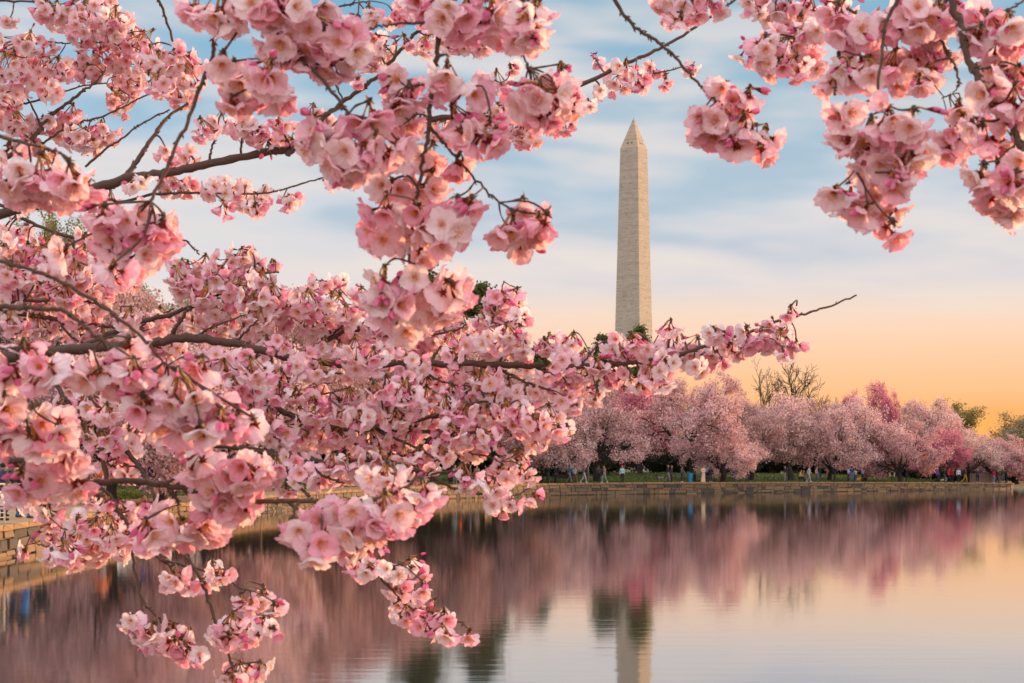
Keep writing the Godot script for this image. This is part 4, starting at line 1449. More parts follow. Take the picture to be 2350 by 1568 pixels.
func make_flower(open: float, size: float, tone: Array, r: RandomNumberGenerator) -> ArrayMesh:
	var b := MB.new()
	var ph := r.randf() * TAU
	for k in 5:
		petal(b, ph + TAU * (k + r.randf_range(-0.09, 0.09)) / 5.0, open + r.randf_range(-0.14, 0.14), size * r.randf_range(0.92, 1.06), size * r.randf_range(0.45, 0.53), r, tone)
	# stamens with yellow tips
	var pale := Color(0.86, 0.55, 0.50)
	var gold := Color(0.80, 0.40, 0.03)
	for k in 15:
		var a := ph + TAU * k / 15.0 + r.randf_range(-0.2, 0.2)
		var lean := r.randf_range(0.15, 0.75) * (1.0 if open < 0.8 else 0.5)
		var d := Vector3(cos(a) * sin(lean), cos(lean), sin(a) * sin(lean))
		var tip := d * size * r.randf_range(0.34, 0.52)
		var s := Vector3(-sin(a), 0, cos(a)) * 0.00018
		b.quad(s + Vector3(0, 0.0005, 0), tip + s, tip - s, -s + Vector3(0, 0.0005, 0), pale)
		var q := 0.00075
		b.quad(tip + Vector3(q, 0, 0), tip + Vector3(0, q, q), tip - Vector3(q, 0, 0), tip - Vector3(0, q, q), gold)
		b.quad(tip + Vector3(0, q, 0), tip + Vector3(q, 0, -q), tip - Vector3(0, q, 0), tip - Vector3(q, 0, -q), gold)
	# warm eye of the flower
	for k in 8:
		var a := TAU * k / 8.0
		var a2 := TAU * (k + 1) / 8.0
		var n := b.put(Vector3(0, 0.0009, 0), Color(0.55, 0.25, 0.03))
		b.put(Vector3(cos(a) * 0.0026, 0.0016, sin(a) * 0.0026), Color(0.72, 0.34, 0.10))
		b.put(Vector3(cos(a2) * 0.0026, 0.0016, sin(a2) * 0.0026), Color(0.72, 0.34, 0.10))
		b.tri(n, n + 1, n + 2)
	calyx(b, ph, 0.9, 1.0)
	return b.mesh(petal_mat, true)

func calyx(b: MB, ph: float, flare: float, size: float) -> void:      # red brown tube and five pointed sepals
	var red := Color(0.24, 0.035, 0.022)
	var lite := Color(0.34, 0.09, 0.03)
	b.tube(PackedVector3Array([Vector3(0, -0.0075, 0) * size, Vector3(0, -0.004, 0) * size, Vector3(0, 0.0, 0)]), PackedFloat32Array([0.0009 * size, 0.0016 * size, 0.0018 * size]), 6, lite, 0.0, null, red)
	for k in 5:
		var a := ph + TAU * (k + 0.5) / 5.0
		var o := Vector3(cos(a), 0, sin(a))
		var s := Vector3(-sin(a), 0, cos(a))
		var n := b.put(o * 0.0014 + s * 0.0016 + Vector3(0, -0.0012, 0), red)
		b.put(o * 0.0014 - s * 0.0016 + Vector3(0, -0.0012, 0), red)
		b.put(o * (0.0014 + 0.006 * flare) * size + Vector3(0, -0.0012 + 0.006 * (1.0 - flare), 0), red)
		b.tri(n, n + 1, n + 2)

func make_bud(r: RandomNumberGenerator, swell: float) -> ArrayMesh:
	var b := MB.new()
	var deep := Color(0.72, 0.15, 0.34)
	var soft := Color(0.90, 0.40, 0.56)
	var ln := 0.014 * r.randf_range(0.85, 1.15) * (0.85 + swell * 0.3)
	var n := 9
	var rings := 6
	var start := b.v.size()
	for k in rings + 1:
		var t := k / float(rings)
		var w := 0.0031 * (0.8 + swell) * pow(sin(PI * (0.10 + 0.86 * pow(t, 0.8))), 0.8)
		for s in n:
			var a := TAU * s / n + t * 0.9
			var f := 1.0 + 0.14 * sin(a * 3.0 + t * 2.0) * t
			b.put(Vector3(cos(a) * w * f, t * ln, sin(a) * w * f), deep.lerp(soft, clampf(0.25 + 0.6 * sin(a * 2.0) * t + swell * 0.4 * t, 0.0, 1.0)))
	for k in rings:
		for s in n:
			var a := start + k * n + s
			var c := start + k * n + (s + 1) % n
			b.tri(a, a + n, c)
			b.tri(c, a + n, c + n)
	calyx(b, r.randf() * TAU, 0.25, 1.0)
	return b.mesh(petal_mat, true)

func make_scales(r: RandomNumberGenerator) -> ArrayMesh:      # the cluster of orange brown bud scales and tiny leaves at a spur
	var b := MB.new()
	for k in 11:
		var d := Vector3(r.randfn(), r.randfn() - 0.5, r.randfn()).normalized()
		var s := d.cross(Vector3(r.randfn(), r.randfn(), r.randfn())).normalized()
		var ln := r.randf_range(0.005, 0.0115)
		var w := ln * r.randf_range(0.14, 0.24)
		var bend := s.cross(d) * ln * 0.25
		var tone: Color = [Color(0.52, 0.19, 0.02), Color(0.12, 0.04, 0.018), Color(0.42, 0.12, 0.02), Color(0.44, 0.25, 0.03), Color(0.07, 0.028, 0.015)][r.randi() % 5]
		var n := b.put(Vector3.ZERO, tone * 0.7)
		b.put(d * ln * 0.55 + s * w, tone)
		b.put(d * ln * 0.55 - s * w, tone)
		b.put(d * ln + bend, tone)
		b.tri(n, n + 1, n + 2)
		b.tri(n + 1, n + 3, n + 2)
	b.tube(PackedVector3Array([Vector3(0, 0.004, 0), Vector3(0, 0.0, 0), Vector3(0, -0.004, 0)]), PackedFloat32Array([0.002, 0.0034, 0.0018]), 6, Color(0.045, 0.025, 0.018), 0.15, r)
	return b.mesh(green_mat)

func blossom_kinds() -> void:
	petal_mat = mat(Color.WHITE, 0.62, true)
	petal_mat.backlight_enabled = true
	petal_mat.backlight = Color(1.0, 0.95, 0.93)
	petal_mat.metallic_specular = 0.3
	green_mat = mat(Color.WHITE, 0.6, true)
	twig_mat = mat(Color.WHITE, 0.85, true)
	var r := RandomNumberGenerator.new()
	r.seed = 4242
	var tones := [
		[Color(0.92, 0.58, 0.54), Color(0.97, 0.83, 0.86), Color(0.97, 0.65, 0.75)],
		[Color(0.90, 0.50, 0.50), Color(0.97, 0.76, 0.81), Color(0.96, 0.53, 0.67)],
		[Color(0.94, 0.68, 0.62), Color(0.97, 0.90, 0.92), Color(0.97, 0.75, 0.82)],
		[Color(0.88, 0.38, 0.46), Color(0.96, 0.64, 0.74), Color(0.93, 0.40, 0.58)]]
	for k in 16:
		var open: float = [0.08, 0.3, 0.5, 0.65, 0.8, 0.4, 1.0, 0.2][k % 8]
		var tone: Array = tones[[0, 1, 2, 0, 1, 2, 3, 0, 2, 1, 0, 3, 1, 0, 3, 2][k]]
		flowers.append(make_flower(open, 0.0180 * r.randf_range(0.93, 1.09), tone, r))
	for f in flowers:
		flower_arrays.append(f.surface_get_arrays(0))
	for k in 5:
		buds.append(make_bud(r, [0.0, 0.25, 0.5, 0.1, 0.8][k]))
	for k in 5:
		scales.append(make_scales(r))

func facing(y: Vector3, roll: float) -> Basis:
	var x := y.cross(Vector3(0.21, 0.34, 0.91)).normalized()
	var z := x.cross(y).normalized()
	return Basis(x, y, z) * Basis(Vector3.UP, roll)

func stalk(b: MB, a: Vector3, e: Vector3, end_dir: Vector3) -> void:
	var m := a.lerp(e, 0.5) + Vector3(0, 0.0025, 0) - end_dir * 0.002
	b.tube(PackedVector3Array([a, m, e]), PackedFloat32Array([0.0012, 0.0009, 0.0011]), 4, Color(0.36, 0.26, 0.04), 0.0, null, Color(0.36, 0.09, 0.03))

# wood: [[x, y, ...], z at start, z at end, radius at start, radius at end]; blossoms: x, y, apparent radius, ...
func bough(called: String, label: String, wood: Array, blossoms: Array, jitter := 0.10, full := 1.0) -> void:
	var r := RandomNumberGenerator.new()
	r.seed = 9000 + taken.size() * 31 + taken.get(called, 0) * 977
	var t: Node3D
	var base := Vector3.ZERO
	var pts_all := PackedVector3Array()
	var pix := PackedVector2Array()
	var rad_all := PackedFloat32Array()
	for w in wood:
		var flat: Array = w[0]
		var n := flat.size() / 2
		var p := PackedVector3Array()
		for k in n:
			p.append(at(flat[k * 2], flat[k * 2 + 1], lerpf(w[1], w[2], k / float(maxi(n - 1, 1)))))
		if t == null:
			base = p[0]
			t = thing(called, label, "cherry branch", base, 0.0, "blossoming cherry boughs close by")
		var s := smooth_path(p, 7)
		var rr := PackedFloat32Array()
		for k in s.size():
			var f := k / float(s.size() - 1)
			rr.append(lerpf(w[3], w[4], pow(f, 0.85)) * (1.0 + 0.10 * r.randfn() * 0.5))
			if k > 0 and k < s.size() - 1:
				s[k] += Vector3(r.randfn(), r.randfn(), r.randfn()) * (0.0008 + w[3] * 0.03)
			s[k] -= base
		var b := MB.new()
		b.tube(s, rr, 9 if w[3] > 0.006 else 6, Color(0.066, 0.038, 0.027), 0.06, r, Color(0.10, 0.052, 0.033))
		# small knuckles and sleeping buds along the wood
		for k in int(s.size() * 0.6):
			var q := r.randi_range(1, s.size() - 2)
			var d := (s[q + 1] - s[q]).normalized()
			var o := d.cross(Vector3(r.randfn(), r.randfn(), r.randfn())).normalized()
			var h := rr[q] * 0.75 + 0.0022
			b.tube(PackedVector3Array([s[q], s[q] + o * h * 0.8 + d * h * 0.25, s[q] + o * h * 1.25 + d * h * 0.9]), PackedFloat32Array([rr[q] * 0.45 + 0.0006, rr[q] * 0.28 + 0.0006, 0.0004]), 5, Color(0.085, 0.048, 0.033))
		obj("bough" if w == wood[0] else "side_branch", b.mesh(twig_mat, true), t)
		for k in s.size():
			pts_all.append(s[k] + base)
			rad_all.append(rr[k])
			var g := s[k] + base
			pix.append(Vector2(1175.0 + g.x / -g.z * K, 1079.0 - (g.y - EYE) / -g.z * K))
	var count := 0
	made = 0
	rest = MB.new()
	for q in range(0, blossoms.size(), 3):
		var bx: float = blossoms[q]
		var by: float = blossoms[q + 1]
		var br: float = blossoms[q + 2]
		var near := 0
		var nd := 1e9
		for k in pix.size():
			var dd := pix[k].distance_to(Vector2(bx, by - br * 0.5))
			if dd < nd:
				nd = dd
				near = k
		var z := -pts_all[near].z + r.randf_range(-jitter, jitter)
		count += spur(t, base, at(bx, by, z), br / K * z, pts_all[near], rad_all[near], r, full)
	if rest.v.size():
		obj("flower", rest.mesh(petal_mat, true), t).set_meta("kind", "stuff")
	if DEBUG: print(t.name, " ", count)

func spur(t: Node3D, base: Vector3, c: Vector3, size: float, root: Vector3, root_r: float, r: RandomNumberGenerator, full: float) -> int:
	var s := Node3D.new()
	s.name = "flowering_spur"
	t.add_child(s, true)
	s.position = c - base
	var eye := (Vector3(0, EYE, 0) - c).normalized()
	var top := Vector3(r.randf_range(-0.25, 0.25), r.randf_range(0.25, 0.5), r.randf_range(-0.2, 0.25)) * size
	var hanging := r.randf() < (0.55 if full < 1.1 else 0.6)
	if hanging:
		top = Vector3(r.randf_range(-0.3, 0.3), r.randf_range(0.5, 0.8), r.randf_range(0.1, 0.55)) * size
	root -= c
	if root.length() < size * 0.9:
		top = top.lerp(root, 0.5)
	# twig from the bough
	var tw := MB.new()
	var mid := root.lerp(top, 0.5) + Vector3(r.randfn(), r.randfn() + 0.4, r.randfn()) * root.distance_to(top) * 0.10
	var path := smooth_path(PackedVector3Array([root, mid, top]), 4)
	var rr := PackedFloat32Array()
	for k in path.size():
		rr.append(lerpf(minf(root_r * 0.7, 0.0022), 0.0014, k / float(path.size() - 1)) * (1.0 + 0.12 * r.randfn()))
	tw.tube(path, rr, 6, Color(0.085, 0.045, 0.03), 0.05, r)
	obj("twig", tw.mesh(twig_mat, true), s)
	obj("bud_scale", scales[r.randi() % scales.size()], s, Transform3D(Basis(Vector3.UP, r.randf() * TAU) * 1.0, top))
	var st := MB.new()
	var n := clampi(int(round(2.15 * full * pow(size / 0.0175, 2.0) * 1.08)), 2, 34)
	var centres := [top]
	if n > 9:
		centres.append(top + Vector3(r.randf_range(-0.7, 0.7), r.randf_range(-0.4, 0.15), r.randf_range(-0.2, 0.5)) * size * 0.8)
	if n > 15:
		centres.append(top + Vector3(r.randf_range(-0.7, 0.7), r.randf_range(-0.4, 0.1), r.randf_range(-0.2, 0.5)) * size * 0.8)
	for k in range(1, centres.size()):
		obj("bud_scale", scales[r.randi() % scales.size()], s, Transform3D(Basis(Vector3.UP, r.randf() * TAU), centres[k]))
	var spin := r.randf() * TAU
	var reach := maxf(size - 0.011, 0.006)
	for k in n:
		var y := (0.28 - 1.22 * (k + 0.5) / n) if hanging else (0.75 - 1.65 * (k + 0.5) / n)
		var a := spin + k * 2.39996 + r.randf_range(-0.3, 0.3)
		var h := sqrt(maxf(0.0, 1.0 - y * y))
		var d := Vector3(cos(a) * h, y, sin(a) * h)
		var p := d * reach * r.randf_range(0.72, 1.05) + Vector3(r.randfn(), r.randfn(), r.randfn()) * 0.0025
		var from: Vector3 = centres[k % centres.size()]
		var ax := (d * 0.75 + (p - from).normalized() * 0.75 + eye * r.randf_range(-0.4, 0.55) + Vector3(r.randfn(), r.randfn() - 0.6, r.randfn()) * 0.34).normalized()
		var bs := facing(ax, r.randf() * TAU) * (r.randf_range(0.90, 1.08) * (1.14 if full > 1.1 else 1.0))
		var kind := r.randi() % flowers.size()
		if full > 1.1 and kind % 8 in [0, 7]:
			kind = [2, 3, 4, 11][r.randi() % 4]
		made += 1
		if made <= 300:
			obj("flower", flowers[kind], s, Transform3D(bs, p))
		else:
			var arr: Array = flower_arrays[kind]
			var where := Transform3D(bs, p + c - base)
			var first := rest.v.size()
			for v in arr[Mesh.ARRAY_VERTEX]:
				rest.v.append(where * v)
			rest.c.append_array(arr[Mesh.ARRAY_COLOR])
			for i in arr[Mesh.ARRAY_INDEX]:
				rest.i.append(first + i)
		stalk(st, from, p - ax * 0.0075, ax)
	var nb := 0
	if r.randf() < 0.5:
		nb = r.randi_range(1, 3) + (2 if size > 0.035 else 0)
	var side := Vector3(r.randfn() * 0.8, -0.55, absf(r.randfn()) * 0.7).normalized()
	for k in nb:
		var ax := (side + eye * 0.25 + Vector3(r.randfn(), r.randfn(), r.randfn()) * 0.28).normalized()
		var p := top + ax * r.randf_range(0.65, 1.05) * (size + 0.004)
		obj("flower_bud", buds[r.randi() % buds.size()], s, Transform3D(facing(ax, r.randf() * TAU), p))
		stalk(st, top, p - ax * 0.0075, ax)
	obj("flower_stalk", st.mesh(green_mat), s).set_meta("kind", "stuff")
	return n
const DEBUG := false

func boughs() -> void:
	blossom_kinds()
	# ---- upper, clear of the water
	bough("cherry_branch", "long grey bough across the upper sky, its budded tip ending beyond the obelisk",
		[[[-560, 700, -260, 560, -40, 500, 110, 462, 200, 437, 290, 410, 380, 398, 480, 375, 600, 352, 700, 336, 800, 312, 957, 280, 1084, 262, 1180, 240, 1336, 193, 1410, 158, 1477, 128, 1541, 97, 1638, 35, 1700, -10], 3.4, 3.5, 0.013, 0.0022],
		[[288, 408, 320, 362, 358, 305, 385, 268, 430, 238], 3.47, 3.6, 0.006, 0.003], [[480, 372, 486, 340, 498, 302], 3.47, 3.45, 0.003, 0.002], [[552, 360, 555, 325, 560, 290], 3.47, 3.45, 0.003, 0.002],
		[[205, 440, 270, 462, 352, 446, 440, 442, 520, 444, 615, 442, 690, 422, 752, 404], 3.47, 3.4, 0.004, 0.0016], [[1500, 168, 1545, 160, 1592, 147], 3.5, 3.45, 0.0018, 0.0012], [[1180, 240, 1160, 215, 1150, 190], 3.5, 3.5, 0.003, 0.0016], [[1290, 207, 1330, 235, 1352, 240], 3.5, 3.45, 0.002, 0.0014]],
		[470, 292, 34, 504, 279, 33, 551, 285, 36, 577, 302, 32, 584, 295, 30, 608, 322, 32, 638, 285, 30, 665, 315, 36, 386, 356, 34, 430, 363, 28, 396, 423, 40, 433, 430, 28, 329, 410, 22, 302, 426, 18, 483, 436, 28, 524, 436, 34, 554, 453, 44, 514, 477, 28, 584, 477, 28, 600, 446, 26, 668, 460, 34, 772, 423, 20, 725, 255, 24, 752, 275, 17, 728, 289, 17,
		960, 262, 22, 1010, 295, 42, 1050, 300, 34, 1108, 188, 32, 1148, 190, 36, 1101, 235, 28, 1148, 255, 38, 1101, 268, 32, 1155, 262, 34, 1175, 156, 18, 1182, 295, 36, 1209, 309, 40, 1215, 262, 34, 1255, 276, 34, 1292, 279, 34, 1285, 240, 34, 1320, 214, 24, 1352, 232, 20, 1366, 136, 16, 1376, 211, 13, 1417, 186, 36, 1433, 150, 30, 1464, 182, 36, 1497, 161, 30, 1526, 186, 20, 1590, 158, 22, 252, 462, 32, 203, 465, 26])
	bough("cherry_branch", "thin twigs with pale blossoms in the top corner against blue sky",
		[[[-420, 520, -200, 400, 10, 360, 80, 312, 97, 285, 134, 252, 174, 221, 215, 191, 242, 161], 3.8, 3.9, 0.008, 0.002], [[-380, 330, -120, 262, 0, 242, 67, 235, 134, 215, 188, 198, 245, 191], 3.9, 3.9, 0.004, 0.0016],
		[[95, 330, 114, 319, 151, 292, 188, 279, 235, 268, 275, 248, 315, 228, 356, 211], 3.85, 3.85, 0.003, 0.0018], [[195, 383, 248, 339, 279, 319, 322, 285, 389, 252], 3.7, 3.7, 0.003, 0.0018], [[60, 110, 104, 97, 160, 99, 258, 96], 3.9, 3.9, 0.002, 0.0015], [[-120, -6, 0, 1, 97, 5, 130, 14], 3.9, 3.9, 0.004, 0.0016], [[92, 290, 68, 235, 40, 205], 3.85, 3.9, 0.003, 0.0015]],
		[20, 52, 22, 30, 94, 46, 20, 158, 52, 67, 146, 48, 62, 100, 36, 141, 151, 42, 107, 110, 27, 105, 160, 40, 141, 30, 54, 105, 20, 36, 180, 52, 34, 215, 28, 48, 255, 44, 42, 245, 10, 30, 280, 40, 30, 188, 82, 40, 228, 87, 40, 262, 76, 32, 188, 144, 34, 242, 141, 38, 210, 165, 32, 285, 97, 46, 322, 104, 46, 338, 140, 34, 289, 196, 46, 302, 156, 38, 275, 232, 36,
		114, 208, 36, 17, 228, 38, 67, 198, 34, 50, 285, 44, 17, 268, 38, 111, 282, 36, 161, 262, 34, 188, 312, 44, 242, 302, 36, 215, 329, 32, 144, 302, 34, 60, 330, 34, 100, 345, 30])
	bough("cherry_branch", "drooping pompom of pale and deep pink blossoms beside the dark hanging stem",
		[[[300, -160, 340, -60, 372, 20, 395, 90, 402, 140, 408, 190], 3.5, 3.6, 0.004, 0.0018], [[402, 130, 430, 120, 452, 118], 3.6, 3.6, 0.0018, 0.0014]],
		[352, 128, 32, 403, 140, 54, 369, 191, 40, 413, 206, 48, 450, 150, 32, 372, 150, 38, 436, 182, 36, 392, 178, 40])
	bough("cherry_branch", "side branch climbing from the long bough towards the top edge between blossom clusters",
		[[[660, 356, 690, 330, 712, 299, 760, 255, 820, 210, 866, 175, 915, 120, 950, 80, 975, 55, 1000, 20, 1020, -40], 3.42, 3.4, 0.006, 0.0024], [[790, 232, 775, 205, 766, 182], 3.42, 3.4, 0.002, 0.0015], [[866, 175, 880, 160, 905, 150], 3.4, 3.4, 0.002, 0.0014], [[700, 30, 760, 20, 800, 10, 850, 2], 3.4, 3.4, 0.003, 0.0016]],
		[853, 34, 28, 819, 54, 24, 838, 78, 24, 859, 91, 26, 866, 141, 34, 840, 148, 26, 882, 120, 30, 930, 101, 24, 967, 104, 36, 990, 84, 26, 937, 20, 42, 905, 40, 26, 970, 30, 36, 1041, 101, 32, 1074, 97, 36, 1108, 106, 27, 1020, 96, 26, 819, 181, 17, 640, 20, 34, 690, 22, 32, 745, 30, 28])
	# ---- the middle band
	bough("cherry_branch", "longest dark bough, running level under the obelisk to a bare upturned tip",
		[[[-620, 930, -260, 870, -60, 830, 160, 803, 260, 795, 352, 787, 430, 775, 540, 788, 670, 822, 800, 838, 990, 833, 1150, 838, 1240, 840, 1330, 842, 1400, 838, 1450, 832, 1530, 820, 1620, 795, 1700, 770, 1770, 745, 1840, 722, 1900, 705, 1965, 678], 3.2, 3.35, 0.0118, 0.0016],
		[[392, 781, 405, 750, 432, 708], 3.25, 3.2, 0.005, 0.003], [[445, 775, 500, 745, 565, 722], 3.27, 3.2, 0.003, 0.0016], [[535, 787, 560, 765, 592, 735], 3.27, 3.2, 0.003, 0.0016], [[990, 833, 1000, 812, 1012, 795], 3.3, 3.3, 0.004, 0.002], [[1150, 838, 1150, 820, 1152, 800], 3.3, 3.3, 0.004, 0.002],
		[[1140, 842, 1180, 865, 1230, 885, 1262, 895], 3.3, 3.2, 0.0035, 0.002], [[960, 842, 1000, 870, 1045, 884], 3.3, 3.2, 0.003, 0.002], [[1330, 842, 1352, 815, 1368, 795], 3.3, 3.3, 0.002, 0.0015], [[1700, 770, 1720, 775, 1745, 782], 3.33, 3.3, 0.002, 0.0014], [[1480, 826, 1490, 815, 1494, 800], 3.3, 3.3, 0.002, 0.0015], [[460, 830, 620, 856, 700, 850, 800, 858], 3.25, 3.3, 0.003, 0.002]],
		[698, 827, 38, 705, 852, 32, 678, 840, 30, 732, 849, 32, 584, 832, 32, 618, 846, 38, 614, 790, 28, 638, 790, 28, 816, 850, 36, 856, 822, 40, 886, 812, 42, 812, 803, 42, 947, 842, 46, 977, 881, 42, 933, 877, 36, 1000, 857, 38, 1041, 814, 27, 1068, 793, 27, 1115, 847, 42, 1088, 874, 38, 1061, 854, 32, 1041, 897, 36, 1078, 904, 36, 1128, 881, 36, 1128, 795, 32, 1195, 808, 32,
		1255, 796, 32, 1262, 780, 26, 1309, 781, 32, 1296, 835, 36, 1339, 821, 32, 1205, 852, 22, 1259, 855, 32, 1242, 875, 27, 1309, 862, 32, 1343, 852, 30, 1235, 905, 46, 1299, 882, 42, 1323, 905, 32, 1303, 922, 36, 1366, 912, 24, 1195, 912, 36, 1175, 888, 32,
		1410, 801, 42, 1443, 806, 42, 1450, 781, 30, 1490, 806, 36, 1494, 838, 32, 1403, 862, 36, 1443, 868, 34, 1504, 860, 42, 1524, 882, 24, 1470, 890, 18, 1375, 845, 30, 1532, 790, 34, 1528, 830, 32, 1541, 752, 25, 1560, 790, 34, 1572, 822, 32, 1600, 800, 36, 1600, 842, 26, 1640, 798, 36, 1632, 764, 28, 1656, 762, 24, 1682, 798, 34, 1652, 830, 24, 1716, 790, 34, 1712, 765, 26, 1752, 776, 36, 1786, 778, 36, 1770, 745, 26, 1810, 720, 22, 1802, 755, 28, 1822, 795, 28, 1800, 815, 20])
	bough("cherry_branch", "upright spray of blossoms rising just short of the obelisk to a pointed bud",
		[[[1030, 835, 1060, 815, 1088, 800, 1112, 778, 1130, 740, 1142, 705, 1150, 672, 1156, 645], 3.3, 3.35, 0.003, 0.0013], [[1130, 740, 1160, 745, 1185, 735], 3.3, 3.3, 0.0016, 0.0012]],
		[1141, 684, 36, 1175, 694, 36, 1188, 668, 18, 1148, 731, 42, 1192, 734, 32, 1108, 758, 36, 1168, 766, 36, 1190, 770, 28, 1135, 706, 32, 1118, 780, 32, 1108, 730, 34, 1150, 790, 32, 1182, 800, 26])
	bough("cherry_branch", "branch of light pink blossoms behind the lowest hanging cluster of the middle",
		[[[560, 870, 640, 850, 720, 800, 800, 760, 880, 770, 960, 770, 1040, 760, 1070, 745], 3.45, 3.45, 0.006, 0.0018], [[740, 790, 800, 735, 850, 700], 3.45, 3.45, 0.003, 0.0015], [[880, 770, 920, 735, 985, 720], 3.45, 3.45, 0.003, 0.0015]],
		[705, 693, 42, 732, 655, 32, 772, 658, 32, 752, 706, 42, 705, 732, 38, 739, 763, 42, 779, 743, 28, 779, 773, 32, 826, 673, 28, 842, 700, 30, 823, 770, 42, 873, 777, 42, 987, 733, 42, 1021, 753, 42, 1044, 740, 36, 1000, 780, 42, 1068, 746, 22, 930, 770, 40, 960, 800, 38, 850, 745, 36, 800, 720, 34, 890, 740, 36, 925, 800, 34, 780, 810, 34, 740, 800, 34, 1036, 785, 34])
	bough("cherry_branch", "branch of paired pale clusters curving up at the centre gap of grey sky",
		[[[180, 800, 300, 745, 400, 720, 470, 690, 540, 660, 600, 630, 640, 625], 3.4, 3.4, 0.006, 0.0018], [[470, 690, 440, 650, 425, 610], 3.4, 3.4, 0.003, 0.0015], [[540, 660, 600, 690, 660, 700], 3.4, 3.4, 0.003, 0.0015]],
		[420, 612, 46, 446, 652, 46, 477, 612, 38, 430, 669, 38, 410, 640, 36, 467, 679, 36, 500, 640, 38, 524, 612, 46, 551, 585, 32, 551, 659, 46, 577, 612, 38, 577, 585, 28, 581, 686, 36, 598, 640, 42, 626, 606, 18, 624, 673, 38, 661, 686, 42, 631, 746, 42, 591, 730, 36, 540, 690, 34, 450, 746, 38, 497, 720, 38, 493, 762, 32, 554, 763, 28, 612, 706, 38, 655, 716, 30, 520, 740, 32, 600, 760, 28])
	bough("cherry_branch", "lower bough bending upward in the thick of the pale blossom band",
		[[[-380, 1010, -60, 960, 160, 925, 300, 905, 400, 900, 500, 910, 628, 938, 705, 968, 790, 985, 893, 977, 1000, 954, 1061, 934, 1111, 921, 1165, 932], 3.15, 3.2, 0.010, 0.0022], [[820, 985, 940, 989, 1007, 994, 1074, 993, 1135, 993, 1175, 984, 1202, 979], 3.2, 3.15, 0.005, 0.002], [[1000, 956, 1014, 959, 1041, 979, 1074, 993], 3.2, 3.1, 0.0025, 0.0018],
		[[770, 985, 800, 1010, 840, 1035, 870, 1058], 3.2, 3.1, 0.003, 0.0018], [[850, 982, 900, 1005, 960, 1030, 1010, 1060], 3.2, 3.1, 0.003, 0.0018], [[628, 938, 640, 915, 690, 905, 760, 902], 3.2, 3.2, 0.004, 0.0018], [[700, 965, 660, 1010, 640, 1040], 3.2, 3.15, 0.003, 0.0018]],
		[886, 881, 28, 883, 921, 46, 866, 898, 34, 927, 901, 42, 950, 928, 38, 984, 911, 38, 846, 921, 36, 799, 918, 42, 772, 931, 36, 740, 905, 32, 1061, 948, 36, 1108, 948, 36, 1115, 875, 40, 1135, 909, 42, 1074, 902, 32, 1020, 930, 38, 1229, 969, 42, 1262, 956, 36, 1209, 989, 32, 1276, 986, 32, 1235, 1009, 36, 1303, 982, 20, 1158, 942, 38, 1128, 956, 36, 1098, 962, 32, 1190, 950, 36, 1098, 993, 42, 1084, 1030, 36, 1121, 1006, 32, 1061, 1016, 32, 1148, 1016, 22, 1170, 985, 34, 1040, 990, 34,
		1024, 999, 36, 1017, 1038, 32, 974, 1046, 36, 1000, 956, 36, 960, 976, 32, 940, 1000, 38, 905, 960, 36, 870, 962, 36, 900, 1010, 36, 860, 1010, 38, 820, 1020, 36, 830, 960, 36, 790, 955, 34, 759, 961, 32, 722, 955, 32, 718, 921, 32, 681, 908, 28, 658, 948, 36, 690, 975, 34, 740, 1000, 38, 780, 1000, 34, 700, 1015, 36, 660, 985, 36, 651, 867, 28, 930, 1045, 34, 880, 1055, 34, 830, 1060, 34])
	bough("cherry_branch", "low twig of single blossoms reaching out over the sea wall",
		[[[420, 1010, 620, 1040, 760, 1062, 860, 1058, 940, 1072, 1004, 1103, 1057, 1125, 1104, 1135, 1130, 1143], 3.05, 3.1, 0.006, 0.0016], [[985, 1092, 1004, 1085, 1047, 1081], 3.08, 3.05, 0.0018, 0.0014], [[1104, 1136, 1150, 1142, 1195, 1133], 3.1, 3.05, 0.0015, 0.0012], [[1075, 1040, 1118, 1048, 1150, 1060], 3.1, 3.1, 0.002, 0.0014], [[700, 1055, 740, 1090, 790, 1110], 3.05, 3.0, 0.003, 0.0018], [[620, 1040, 660, 1085, 710, 1140], 3.05, 2.95, 0.005, 0.0025]],
		[1175, 1063, 42, 1155, 1090, 36, 1202, 1088, 28, 1190, 1050, 32, 1074, 1090, 32, 1068, 1113, 22, 1135, 1117, 28, 1128, 1142, 30, 1145, 1157, 36, 1175, 1155, 24, 1222, 1139, 15, 990, 1080, 22, 960, 1082, 30, 760, 1060, 38, 720, 1070, 38, 680, 1055, 38, 640, 1010, 38, 610, 1040, 36, 640, 1070, 36, 690, 1090, 34, 740, 1100, 34, 790, 1085, 38, 830, 1095, 34, 870, 1090, 34, 910, 1090, 30, 850, 1050, 34, 800, 1050, 32, 660, 1120, 30, 620, 1100, 30])
